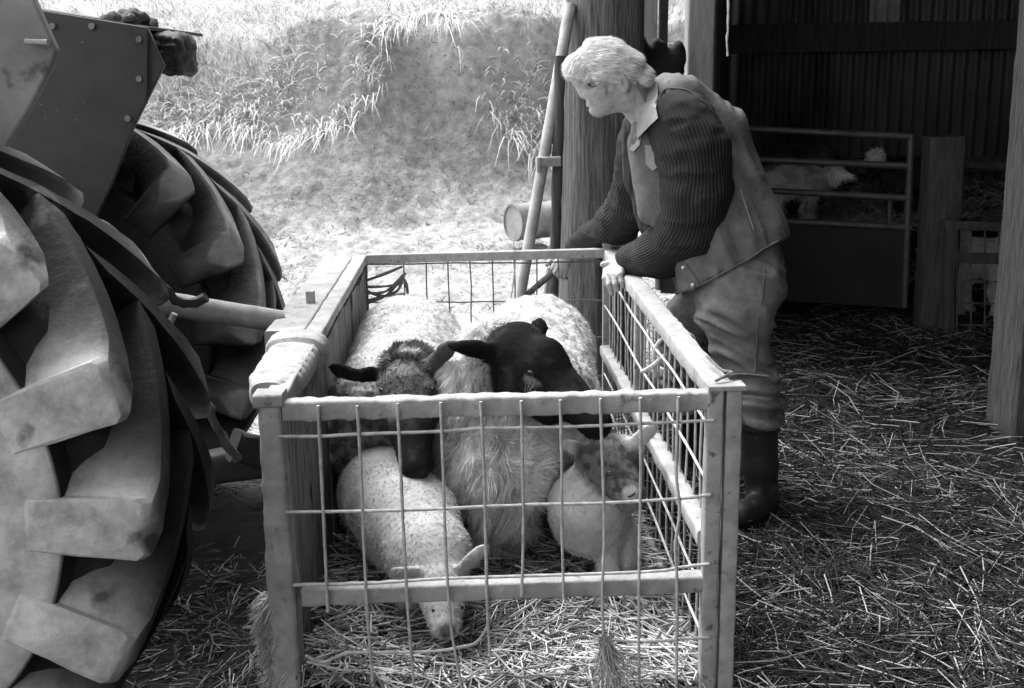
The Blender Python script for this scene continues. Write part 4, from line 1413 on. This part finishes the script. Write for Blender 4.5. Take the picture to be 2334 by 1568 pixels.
for x in (988, 1056):
    eye_at(o, p, x, 1390, 0.006)
MB().tube([mz + Vector((-0.012, -0.026, -0.012)), mz + Vector((0, -0.033, -0.016)), mz + Vector((0.012, -0.026, -0.012))], 0.006, 6).build('nostril', M['eye'], o)

# mottled lamb on the right
s = SDF((0.0, 2.6, 0.06), (0.55, 3.7, 0.75), 0.0065)
hd, mz = P(1400, 1062, 2.93), P(1436, 1130, 2.83)
ch = P(1340, 1150, 2.98)
s.cone(P(1382, 1060, 2.96), hd, 0.066, 0.068, 0.03)
s.cone(hd, mz, 0.064, 0.043, 0.03)
s.cone(P(1345, 1032, 2.96), P(1436, 1026, 2.93), 0.03, 0.032, 0.04)
s.cone(P(1388, 1050, 2.97), ch, 0.062, 0.092, 0.05)
s.cone(ch, P(1345, 1195, 3.0), 0.092, 0.085, 0.05)
s.cone(P(1345, 1165, 3.02), P(1330, 1130, 3.4), 0.11, 0.12, 0.05)
ea, et = P(1352, 1035, 2.96), P(1280, 1010, 2.97)
s.ell(ea.lerp(et, 0.5), (et - ea, (0.2, -0.3, 1)), (0.054, 0.023, 0.008), 0.012)
eb, eu = P(1432, 1022, 2.92), P(1492, 968, 2.92)
s.ell(eb.lerp(eu, 0.5), (eu - eb, (-0.6, -0.2, 0.7)), (0.056, 0.025, 0.009), 0.012)
for px, py, y in ((1385, 1235, 2.98), (1425, 1215, 3.02), (1300, 1200, 3.4), (1380, 1200, 3.42)):
    leg(s, P(px, py, y), 0.08, FWD, 0.04, 0.022)
pale = [(P(1436, 1126, 2.80), 0.02, 0.32), (P(1400, 1130, 2.9), 0.03, 0.5), (eu, 0.045, 0.45), (P(1420, 1180, 2.9), 0.03, 0.5)]
o, p, q, c = make('lamb', 'lamb with a mottled dark face and one ear raised beside the right mesh', 'lamb', s,
                  lamb_col((P(1375, 1040, 2.94), P(1432, 1100, 2.85), 0.078, 0.09), 9, 0.5, pale), 0.004, 40, 'lambs in the livestock crate')
fur(o, p, q, c, 60000, 0.007, 0.0014, (0, -0.2, -0.4), 0.6, 0.45, 130, None, 'fleece', 0.35, 0.05)
eye_at(o, p, 1386, 1080, 0.009)
MB().tube([surf(p, 1428, 1126) + Vector((0, -.002, 0)), surf(p, 1440, 1122) + Vector((0, -.002, 0)), surf(p, 1450, 1118) + Vector((0, -.002, 0))], 0.004, 6).build('mouth', M['eye'], o)

# third lamb, half hidden behind the left ewe's head
s = SDF((-0.56, 2.95, 0.06), (-0.2, 3.75, 0.75), 0.0075)
hd, mz = P(800, 905, 3.16), P(846, 915, 3.08)
s.cone(hd, mz, 0.052, 0.034, 0.02)
s.cone(hd, P(800, 985, 3.2), 0.055, 0.085, 0.05)
s.cone(P(806, 985, 3.2), P(862, 1010, 3.22), 0.095, 0.1, 0.05)
s.cone(P(806, 1000, 3.22), P(812, 1000, 3.55), 0.09, 0.09, 0.05)
ea, et = P(778, 880, 3.18), P(762, 905, 3.2)
s.ell(ea.lerp(et, 0.5), (et - ea, (0, 1, 0.3)), (0.035, 0.02, 0.008), 0.01)
for px, py, y in ((800, 1040, 3.2), (860, 1060, 3.22), (800, 1030, 3.5), (850, 1030, 3.5)):
    leg(s, P(px, py, y), 0.08, FWD, 0.04, 0.022)
o, p, q, c = make('lamb', 'mottled lamb peering out under the left ewe beside the plank wall', 'lamb', s,
                  lamb_col((P(800, 900, 3.12), P(830, 1010, 3.15), 0.16, 0.2), 21, 0.4, [(surf(np.array([tuple(hd)]), 800, 905), 0.03, 0.35)]), 0.005, 34, 'lambs in the livestock crate')
fur(o, p, q, c, 9000, 0.012, 0.0026, (0, -0.3, -0.6), 0.8, 0.4, 45)
eye_at(o, p, 785, 902, 0.008)

# ---- sheep in the pen behind the gate (standing on deep litter)
LIT = 0.42


def pen_sheep(label, x0, x1, py, ph, Y, head, muz_, cb, ch_, rr, cat='sheep', name='penned_sheep', blaze=None):
    a, b = P(x0, py, Y), P(x1, py, Y)
    h_, m_ = P(*head, Y - 0.08), P(*muz_, Y - 0.14)
    lo = np.minimum(np.minimum(a, b), np.minimum(h_, m_)) - 0.3
    hi = np.maximum(np.maximum(a, b), np.maximum(h_, m_)) + 0.3
    lo[2] = LIT - 0.05
    s = SDF(lo, hi, 0.014)
    s.cone(a, b, rr, rr * 0.95, 0.03)
    s.cone(b if abs(b.x - h_.x) < abs(a.x - h_.x) else a, h_, rr * 0.6, rr * 0.42, 0.06)
    s.cone(h_, m_, rr * 0.42, rr * 0.26, 0.03)
    for k in (-1, 1):
        s.ell(h_ + Vector((0.3 * rr * k, 0.25 * rr * k, 0.35 * rr)), ((1, 0.4 * k, 0.4), (0, 0, 1)), (rr * 0.4, rr * 0.18, 0.02), 0.02)
    for t, dy in ((0.08, -0.06), (0.1, 0.08), (0.9, -0.06), (0.92, 0.08)):
        w = a.lerp(b, t)
        leg(s, (w.x, w.y + dy, w.z - rr * 0.4), LIT, (0, -1, 0), 0.04, 0.024)

    def cf(p):
        k = sstep(-(seg_dist(p, h_, m_) - rr * 0.6), -0.03, 0.02)
        c = cb * (0.45 + 0.75 * sstep(fbm(p * 7, 3), -0.25, 0.3))
        c = c * (1 - k) + ch_ * k
        if blaze:
            kb = sstep(-np.linalg.norm(p - np.array(P(*blaze, Y - 0.1)), axis=1), -0.11, -0.06)
            c = c * (1 - kb) + 0.75 * kb
        return c
    o, p, q, c = make(name, label, cat, s, cf, 0.012, 14, 'sheep penned behind the steel gate')
    fur(o, p, q, c, 5000, 0.03, 0.006, (0, 0, -0.4), 0.8, 0.4, 20)
    return o


pen_sheep('white and grey lamb standing behind the gate bars next to the farmer', 1760, 1850, 415, 0, 7.7, (1905, 400), (1935, 402), 0.65, 0.85, 0.105, 'lamb', 'penned_lamb')
pen_sheep('dark sheep with a white blaze looking over behind the gate', 2110, 2040, 400, 0, 8.3, (1995, 362), (1985, 385), 0.05, 0.03, 0.13, blaze=(1992, 350))
pen_sheep('grey brown sheep in the gloom behind the pale penned lamb', 1860, 1800, 375, 0, 8.7, (1910, 385), (1930, 400), 0.09, 0.05, 0.15)
xs, ys = np.meshgrid(np.linspace(1.5, 4.8, 60), np.linspace(7.25, 9.25, 40))
zz = LIT * np.clip((ys - 7.25) / 0.35, 0, 1) + 0.04 * fbm(np.stack([xs, ys, ys * 0], -1) * 4, 3)
i = np.arange(60 * 40).reshape(40, 60)
tag(link_mesh('litter', np.stack([xs, ys, zz], -1), np.stack([i[:-1, :-1], i[:-1, 1:], i[1:, 1:], i[1:, :-1]], -1).reshape(-1, 4), M['barn_ground'], None, True), 'deep dark litter in the pen', None, None, 'stuff')
n = 3500
xy = rand_poly(n, 1.6, 4.7, 7.5, 9.1)
tag(straws(n, xy, np.full(n, LIT + 0.03) + 0.04 * rng.random(n), 0.05, 0.2, 0.004, rng.uniform(0.08, 0.5, n), 0.2, 'pen_straw'), 'straw lying on the deep litter of the pen', None, None, 'stuff')

# lamb behind the low hurdle
s = SDF((2.2, 6.5, 0.0), (3.1, 7.3, 0.8), 0.012)
a, b = P(2205, 585, 6.75), P(2290, 590, 6.8)
s.cone(a, b, 0.11, 0.12, 0.04)
for px, y, f_ in ((2192, 6.7, 1), (2212, 6.85, 1), (2280, 6.7, -1), (2300, 6.9, -1)):
    t = P(px, 605, y)
    leg(s, t, 0.02, (-1, 0, 0), 0.05, 0.025)
s.cone(a, P(2185, 530, 6.7), 0.07, 0.05, 0.04)
s.cone(P(2185, 530, 6.7), P(2165, 545, 6.68), 0.045, 0.03, 0.03)
for k in (-1, 1):
    s.ell(P(2190, 515, 6.7 + 0.04 * k), ((0.3, 0.6 * k, 0.2), (0, 0, 1)), (0.045, 0.02, 0.012), 0.02)
o, p, q, c = make('penned_lamb', 'small pale lamb standing behind the low mesh hurdle', 'lamb', s, lamb_col(None, 40, 0.75), 0.008, 20)
fur(o, p, q, c, 4000, 0.02, 0.005, (0, 0, -0.4), 0.8, 0.4, 24)

# ------------------------------------------------------------------ the farmer
HY = 3.80
fwd = Vector((-0.92, -0.14, -0.36)).normalized()
upv = Vector((-0.33, 0.02, 0.94))
crown_c = P(1376, 168, HY)
neck_b = P(1482, 245, 3.87)
# palm and fingers, near hand
wr = P(1430, 594, 3.955)
palm = P(1406, 607, 3.935)
kn = [P(1381, 617, 3.955), P(1388, 624, 3.925), P(1399, 628, 3.90), P(1412, 627, 3.875)]
pip = [P(1377, 634, 3.925), P(1387, 648, 3.895), P(1402, 647, 3.875), P(1416, 642, 3.862)]
tip = [P(1383, 650, 3.925), P(1394, 670, 3.90), P(1407, 661, 3.88), P(1419, 653, 3.868)]
thumb = [P(1412, 600, 3.955), P(1390, 599, 3.985), P(1373, 603, 3.99)]
# far hand gripping the stick behind the far rail
FD = 0.2
wr2 = P(1306, 568, 4.56 + FD)
palm2 = P(1284, 592, 4.800)
kn2 = [P(1266, 598, 4.785), P(1272, 606, 4.775), P(1280, 612, 4.770), P(1289, 617, 4.770)]
pip2 = [P(1258, 612, 4.780), P(1265, 621, 4.770), P(1275, 627, 4.765), P(1286, 629, 4.765)]
tip2 = [P(1266, 623, 4.820), P(1273, 631, 4.810), P(1282, 635, 4.800), P(1291, 635, 4.800)]
thumb2 = [P(1276, 584, 4.820), P(1258, 592, 4.830), P(1246, 603, 4.810)]

arm_n = [P(1556, 280, 3.74), P(1585, 400, 3.70), P(1575, 520, 3.73), P(1505, 574, 3.84), P(1445, 591, 3.93)]
arm_f = [P(1472, 325, 4.04), P(1450, 440, 4.26), P(1408, 515, 4.5), P(1316, 562, 4.75)]
spine = [P(1655, 590, 3.82), P(1600, 430, 3.86), P(1548, 300, 3.88)]
leg_n = [P(1680, 640, 3.72), P(1684, 720, 3.68), P(1700, 820, 3.66), P(1722, 900, 3.64), P(1730, 980, 3.63), P(1736, 1140, 3.63)]
leg_f = [P(1640, 650, 3.93), P(1548, 745, 3.97), P(1560, 850, 4.04), P(1572, 960, 4.08)]
foot_f = Vector((leg_f[-1].x + 0.01, 4.1, 0.05))

s = SDF((0.05, 3.3, 0.0), (1.15, 5.0, 1.75), 0.0052)
# head
s.ell(crown_c, (fwd, upv), (0.098, 0.096, 0.076), 0.02)
s.ell(P(1366, 204, HY - 0.003), (fwd, upv), (0.052, 0.07, 0.06), 0.03)
s.cone(P(1417, 212, HY), P(1366, 243, HY - 0.004), 0.054, 0.032, 0.03)
s.cone(P(1360, 247, HY - 0.005), P(1362, 243, HY - 0.005), 0.022, 0.026, 0.02)
s.ell(P(1315, 186, HY - 0.004), ((0, 1, 0), upv), (0.045, 0.013, 0.016), 0.018)
s.cone(P(1318, 192, HY - 0.006), P(1329, 213, HY - 0.008), 0.011, 0.016, 0.01)
s.ell(P(1333, 219, HY - 0.006), ((0, 1, 0), fwd), (0.019, 0.013, 0.011), 0.008)
s.ell(P(1343, 233, HY - 0.005), ((0, 1, 0), fwd), (0.026, 0.014, 0.01), 0.008)
s.ell(P(1349, 242, HY - 0.005), ((0, 1, 0), fwd), (0.022, 0.012, 0.009), 0.006)
for k in (-1, 1):
    s.ell(P(1342, 196, HY + 0.058 * k), (fwd, upv), (0.02, 0.011, 0.016), 0.016, True)
    s.cone(P(1341, 224, HY + 0.04 * k), P(1362, 244, HY + 0.052 * k), 0.004, 0.004, 0.012, True)
    s.cone(P(1386, 196, HY + 0.071 * k), P(1387, 214, HY + 0.068 * k), 0.004, 0.004, 0.012, True)
    s.cone(P(1328, 233, HY - 0.06), P(1328, 233, HY + 0.06), 0.011, 0.011, 0.008, True) if k == 1 else None
    s.cone(P(1342, 247, HY - 0.05), P(1342, 247, HY + 0.05), 0.003, 0.003, 0.006, True) if k == 1 else None
    e_c = P(1421, 190, HY + 0.076 * k)
    s.ell(e_c, (upv, fwd), (0.032, 0.019, 0.011), 0.008)
    s.ell(e_c + Vector((0.002, 0.012 * k, 0.002)), (upv, fwd), (0.018, 0.009, 0.008), 0.005, True)
s.cone(P(1424, 205, HY + 0.01), neck_b, 0.062, 0.07, 0.03)
# trunk
s.chain([neck_b, spine[2], spine[1], spine[0]], [0.06, 0.125, 0.145, 0.145], 0.06)
s.chain([arm_f[0], neck_b + Vector((0.05, 0, -0.05)), arm_n[0]], [0.07, 0.06, 0.07], 0.05)
s.chain(arm_n, [0.062, 0.052, 0.046, 0.038, 0.028], 0.02)
s.chain(arm_f, [0.06, 0.05, 0.045, 0.028], 0.02)
s.chain(leg_n, [0.12, 0.095, 0.065, 0.06, 0.052, 0.04], 0.03)
s.chain(leg_f + [foot_f], [0.11, 0.07, 0.055, 0.045, 0.035], 0.03)
s.cone(leg_n[-1], P(1694, 1166, 3.5), 0.035, 0.03, 0.03)
s.cone(foot_f, foot_f + Vector((-0.16, -0.03, -0.005)), 0.035, 0.03, 0.03)


def hand(wr, palm, kn, pip, tip, thumb, arm_end):
    s.cone(arm_end, wr, 0.028, 0.026, 0.012)
    for i in range(4):
        s.cone(wr.lerp(palm, 0.4), kn[i], 0.02, 0.0125, 0.012)
    s.cone(palm, kn[1].lerp(kn[2], 0.5), 0.02, 0.014, 0.01)
    for i in range(4):
        r = (0.0098, 0.0102, 0.0098, 0.0088)[i]
        s.cone(kn[i], pip[i], r * 1.15, r, 0.003)
        s.cone(pip[i], tip[i], r, r * 0.86, 0.002)
    s.chain(thumb, [0.017, 0.0125, 0.0105], 0.006)


hand(wr, palm, kn, pip, tip, thumb, arm_n[-1])
hand(wr2, palm2, kn2, pip2, tip2, thumb2, arm_f[-1])
p, q = s.mesh()
man = link_mesh('person', p, q, M['skin'], None, True)
tag(man, 'white haired farmer in waistcoat and ribbed jumper bending over the sheep crate', 'person')
BODY = p
sl_ = [surf(BODY, x, y, 5) + Vector((0, -0.0015, 0)) for x, y in ((1339, 197), (1346, 194), (1354, 194))]
MB().tube(poly_pts(sl_, 5), 0.0019, 6).build('eye', M['eye'], man)
n = 70
bp_ = np.array([tuple(surf(BODY, x, y, 5)) for x, y in ((1330, 187), (1340, 184), (1352, 185), (1358, 187))])
ix = rng.integers(0, 4, n)
v, f, cc = strands(bp_[ix] + rng.normal(0, 0.005, (n, 3)) * np.array([1, 0.3, 0.4]), np.tile(np.array([0.8, -0.15, -0.1]), (n, 1)) + rng.normal(0, 0.3, (n, 3)), np.full(n, 0.010), np.full(n, 0.0018), np.full(n, 0.55), None, 2)
link_mesh('eyebrow', v, f, M['hair'], man, False)

# hair
s = SDF((0.15, 3.6, 1.3), (0.6, 4.0, 1.75), 0.006)
s.ell(crown_c + upv.normalized() * 0.006, (fwd, upv), (0.110, 0.107, 0.088), 0.02)
s.ell(P(1312, 150, HY), ((0, 1, 0), upv), (0.065, 0.03, 0.034), 0.03)
s.cone(P(1430, 165, HY), P(1446, 178, HY + 0.0), 0.07, 0.055, 0.03)
ha, hb = P(1296, 174, HY), P(1440, 192, HY)
nrm = (hb - ha).cross(Vector((0, 1, 0)))
if nrm.z > 0:
    nrm = -nrm
s.cut(ha, nrm)
p, q = s.mesh()
nn = vnormals(p, q)
p = p + nn * (0.006 * fbm(p * np.array([20, 40, 40]), 3))[:, None]
hair = link_mesh('hair', p, q, M['hairbase'], man, True)
top = np.ones(len(p))
pts_, idx = sample_mesh(p, q, 15000)
nr_ = vnormals(p, q)[q[idx, 0]]
bk = np.array(-fwd)
sweep = np.where(((pts_ - np.array(crown_c)) @ np.array(fwd))[:, None] > 0.06, np.array(fwd)[None] * 0.5 - np.array([0, 0, 0.6]), bk[None] * 0.9 - np.array([0, 0, 0.5]))
sw = sweep - nr_ * np.einsum('ij,ij->i', sweep, nr_)[:, None]
v, f, cc = strands(pts_, sw + nr_ * 0.05 + rng.normal(0, 0.07, (len(pts_), 3)), rng.uniform(0.012, 0.03, len(pts_)), np.full(len(pts_), 0.0015), rng.uniform(0.4, 0.8, len(pts_)), None, 2)
link_mesh('hair_strands', v, f, M['hair'], hair, False)


def folds(p, q, amp, across, fa, fl, seed=0.0, base=0.002):
    """long ridged wrinkles: frequency fa across them, fl along them"""
    n_ = vnormals(p, q)
    u = np.array(Vector(across).normalized())
    w_ = np.cross(u, np.array((0.0, 1.0, 0.0)))
    w_ /= np.linalg.norm(w_)
    v_ = np.cross(u, w_)
    c = np.stack([p @ u * fa, p @ w_ * fl, p @ v_ * (fa * 0.35)], 1) + seed
    c[:, 0] += 1.1 * fbm(c * 0.35 + 3, 2)
    r = 1 - np.abs(noise3(c)) * 2.2
    r2 = 1 - np.abs(noise3(c * np.array([1.9, 1.3, 1.9]) + 9)) * 2.2
    m_ = sstep(noise3(p * 5 + seed), -0.5, 0.3)
    return p + n_ * (amp * (0.4 + 0.6 * m_) * (r - 0.5) + amp * 0.35 * (r2 - 0.5) + base * fbm(p * 26 + seed, 3))[:, None]


ha, hb = P(1568, 664, 3.66), P(1796, 540, 3.8)
HEMN = (hb - ha).cross(Vector((0.0, 1, -0.25)))
if HEMN.z > 0:
    HEMN = -HEMN
HEMN.normalize()
HEM = ha
# trousers
s = SDF((0.3, 3.4, 0.2), (1.15, 4.3, 1.2), 0.0075)
s.chain([P(1668, 585, 3.8), P(1680, 650, 3.74), P(1676, 710, 3.69), P(1692, 800, 3.67), P(1712, 860, 3.65), P(1722, 910, 3.64), P(1726, 962, 3.63)], [0.17, 0.155, 0.125, 0.098, 0.087, 0.084, 0.07], 0.03)
s.chain([P(1650, 610, 3.9)] + leg_f, [0.15, 0.125, 0.09, 0.078, 0.07], 0.03)
s.ell(P(1722, 925, 3.64), ((1, 0, 0), (0, 1, 0)), (0.082, 0.078, 0.03), 0.01)
s.ell(P(1716, 888, 3.645), ((1, 0, -0.2), (0, 1, 0)), (0.086, 0.08, 0.024), 0.01)
s.cut(P(1726, 968, 3.63), (0, 0, -1))
p, q = s.mesh()
low_ = sstep(-p[:, 2], -0.66, -0.45)
pf = folds(p, q, 0.014, (0.5, 0, 1), 20, 4, 3, 0.003)
hm = sstep(-((p - np.array(HEM)) @ np.array(HEMN)), -0.09, 0.03)[:, None]
p = pf * (1 - hm) + (p - vnormals(p, q) * 0.012) * hm
p = p + vnormals(p, q) * (low_ * 0.012 * np.sin(p[:, 2] * 120 + 4 * noise3(p * 9)))[:, None]
link_mesh('trousers', p, q, M['jeans'], man, True)
TR = p
seam = [surf(TR, x, y) + Vector((0, -0.003, 0)) for x, y in ((1746, 610), (1738, 680), (1728, 740), (1724, 800), (1722, 850))]
MB().tube(poly_pts(seam, 8), 0.0035, 6).build('seam', M['vest'], man)

# boots
s = SDF((0.3, 3.35, -0.02), (1.1, 4.35, 0.5), 0.006)
s.chain([P(1730, 966, 3.63), P(1732, 1060, 3.63), P(1736, 1138, 3.63)], [0.062, 0.058, 0.054], 0.02)
s.cone(P(1738, 1150, 3.62), P(1692, 1172, 3.49), 0.05, 0.042, 0.03)
s.ell(P(1730, 972, 3.63), ((1, 0, 0), (0, 1, 0)), (0.068, 0.066, 0.011), 0.006)
s.cut((0, 0, 0.012), (0, 0, -1))
s.cut(P(1730, 962, 3.63), (0, 0, 1))
p, q = s.mesh()
p = p + vnormals(p, q) * (0.005 * fbm(p * 12, 3))[:, None]
link_mesh('boot', p, q, M['boot'], man, True)
s = SDF((0.3, 3.7, -0.02), (1.0, 4.5, 0.6), 0.008)
s.chain([leg_f[-1] + Vector((0, 0, 0.03)), foot_f], [0.06, 0.05], 0.02)
s.cone(foot_f, foot_f + Vector((-0.16, -0.03, -0.005)), 0.045, 0.042, 0.03)
s.cut((0, 0, 0.012), (0, 0, -1))
p, q = s.mesh()
link_mesh('boot', p, q, M['boot'], man, True)


# jumper sleeves
def sleeve(pts, rads, cuff, nrib, seed):
    lo = np.min([tuple(v) for v in pts], axis=0) - 0.2
    hi = np.max([tuple(v) for v in pts], axis=0) + 0.2
    s = SDF(lo, hi, 0.0065)
    s.chain(pts, rads, 0.035)
    s.cone(cuff[0], cuff[1], cuff[2], cuff[2] * 0.95, 0.006)
    p, q = s.mesh()
    p = relax(p, q, 1)
    best = np.full(len(p), 9.0)
    rib = np.zeros(len(p))
    P_ = np.array([tuple(v) for v in poly_pts(pts + [cuff[1]], 4)])
    ref = np.array((0.3, 0.9, 0.2))
    for i in range(len(P_) - 1):
        a, b = P_[i], P_[i + 1]
        dd_ = (b - a) / np.linalg.norm(b - a)
        ref = ref - dd_ * (ref @ dd_)
        ref = ref / np.linalg.norm(ref)
        w = np.cross(dd_, ref)
        d = seg_dist(p, a, b)
        m_ = d < best
        ang = np.arctan2((p - a) @ w, (p - a) @ ref)
        rib = np.where(m_, ang, rib)
        best = np.where(m_, d, best)
    ax_ = (Vector(pts[1]) - Vector(pts[0]))
    n_ = vnormals(p, q)
    rib = rib + 0.10 * noise3(p * 9 + seed)
    p = p + n_ * (0.012 * (1 - 2.0 * np.abs(fbm(p * np.array([7, 7, 12]) + seed, 3))) + 0.0006 * np.sin(rib * nrib))[:, None]
    return link_mesh('sleeve', p, q, M['knit'], man, True, None, {'rib': rib * nrib / 26.0}), p


sl_n, SLN = sleeve([P(1552, 282, 3.735), P(1580, 350, 3.70), P(1588, 440, 3.69), P(1572, 522, 3.73), P(1510, 574, 3.83), P(1452, 592, 3.92)], [0.105, 0.105, 0.1, 0.094, 0.074, 0.052], (P(1462, 588, 3.90), P(1436, 595, 3.945), 0.05), 58, 1.0)
sl_f, SLF = sleeve([P(1474, 330, 4.05), P(1452, 436, 4.26), P(1408, 506, 4.5), P(1322, 556, 4.74)], [0.095, 0.085, 0.072, 0.046], (P(1336, 549, 4.71), P(1312, 564, 4.76), 0.044), 48, 5.0)

# waistcoat
s = SDF((0.2, 3.4, 0.7), (1.2, 4.4, 1.65), 0.0075)
s.chain([P(1528, 262, 3.88), P(1562, 340, 3.88), P(1604, 440, 3.86), P(1655, 560, 3.83), P(1672, 640, 3.8)], [0.13, 0.172, 0.188, 0.2, 0.212], 0.05)
s.chain([P(1475, 268, 4.03), P(1492, 232, 3.9), P(1540, 222, 3.80)], [0.055, 0.06, 0.06], 0.05)
s.chain([P(1560, 225, 3.84), P(1640, 300, 3.86), P(1690, 400, 3.86)], [0.07, 0.085, 0.06], 0.04)
s.cone(P(1470, 330, 3.80), P(1490, 480, 3.80), 0.06, 0.06, 0.05)
ha, hb = P(1568, 664, 3.66), P(1796, 540, 3.8)
nrm = (hb - ha).cross(Vector((0.0, 1, -0.25)))
if nrm.z > 0:
    nrm = -nrm
s.cut(ha, nrm)
p, q = s.mesh()
bk_ = sstep(p[:, 0], 0.62, 0.8)
p = folds(p, q, 0.013, (1, 0.0, 0.3), 15, 2.6, 8)
vest = link_mesh('waistcoat', p, q, M['vest'], man, True)
V_ = np.concatenate([p, SLN])


def patch(name, poly, surf_pts, m, parent, out=0.006, th=0.004, sub=4):
    """cloth flap laid on a surface along the outline of photo points"""
    pts = [surf(surf_pts, x, y, 9) + (Vector((0, 0, CAM_H)) - surf(surf_pts, x, y, 9)).normalized() * out for x, y in poly]
    d = (sum(pts, Vector()) / len(pts) - Vector((0, 0, CAM_H))).normalized()
    c = sum(pts, Vector()) / len(pts)
    v = [tuple(c)] + [tuple(x) for x in pts] + [tuple(c + d * th)] + [tuple(x + d * th) for x in pts]
    n_ = len(pts)
    f = []
    for i in range(n_):
        j = (i + 1) % n_
        f += [(0, 1 + i, 1 + j), (n_ + 1, n_ + 2 + j, n_ + 2 + i), (1 + i, n_ + 2 + i, n_ + 2 + j, 1 + j)]
    mb = MB()
    mb.v, mb.f = v, f
    return mb.build(name, m, parent, False)


patch('pocket_flap', ((1462, 330), (1488, 326), (1502, 352), (1496, 384), (1478, 390), (1462, 372)), p, M['vest_trim'], vest, 0.012)
patch('pocket', ((1464, 392), (1500, 386), (1524, 458), (1504, 462), (1478, 440)), p, M['vest'], vest, 0.006)
patch('placket', ((1534, 602), (1556, 596), (1590, 655), (1572, 666)), p, M['vest'], vest, 0.008)
for x, y in ((1572, 648), (1551, 612)):
    b = surf(p, x, y) + Vector((0, -0.014, 0.003))
    e = SDF(np.array(b) - 0.02, np.array(b) + 0.02, 0.002)
    e.ell(b, ((1, 0, 0), (0, 0, 1)), (0.008, 0.008, 0.005), 0.001)
    a_, b_ = e.mesh()
    link_mesh('stud', a_, b_, M['button'], vest, True)
# collar
VB = np.concatenate([V_, BODY])
patch('collar', ((1459, 163), (1478, 167), (1496, 176), (1490, 210), (1489, 240), (1491, 266), (1470, 290), (1446, 313), (1446, 286), (1449, 259), (1456, 225), (1456, 196)), VB, M['vest_trim'], man, 0.026, 0.03)
patch('collar', ((1440, 296), (1450, 262), (1462, 280), (1448, 330), (1436, 350), (1426, 340)), VB, M['vest_trim'], man, 0.012, 0.02)
# shade of the gap between waistcoat and sleeve, added as a dark strip
gap_pts = [surf(V_, x, y) + Vector((0, -0.004, 0)) for x, y in ((1488, 262), (1492, 232), (1508, 206), (1540, 196), (1575, 203), (1610, 230), (1636, 262))]
MB().tube(poly_pts(gap_pts, 8), 0.0045, 7).build('armhole_gap_shade', M['boot'], vest)
hem = [surf(p, x, y, 9) + Vector((0, -0.003, 0)) for x, y in ((1574, 658), (1610, 640), (1650, 618), (1700, 591), (1745, 566), (1780, 547))]
MB().tube(poly_pts(hem, 8), 0.0038, 7).build('hem', M['vest'], vest)
for sx in ([(1652, 318), (1690, 430), (1722, 520)], [(1556, 580), (1600, 560), (1650, 545)]):
    MB().tube(poly_pts([surf(p, x, y, 9) + Vector((0, 0.001, 0)) for x, y in sx], 8), 0.0022, 6).build('seam', M['vest_trim'], vest)
# shirt and jumper front under the waistcoat
s = SDF((0.2, 3.6, 0.9), (0.7, 4.2, 1.45), 0.008)
s.chain([P(1462, 290, 3.92), P(1478, 400, 3.95), P(1525, 540, 3.92)], [0.07, 0.085, 0.09], 0.03)
p, q = s.mesh()
p = folds(p, q, 0.006, (0.3, 0, 1), 15, 5, 2)
link_mesh('jumper_front', p, q, M['knit'], man, True, None, {'rib': p[:, 0] * 12})

# stick in the far hand
A_, B_ = P(1330, 560, 4.82), P(1192, 680, 4.92)
tag(MB().tube([A_.lerp(B_, -0.05 + 1.6 * i / 20) for i in range(21)], 0.014, 9, 0.003, 30).build('stick', M['pole']),
    'short weathered stick held in the far hand of the farmer', 'stick')
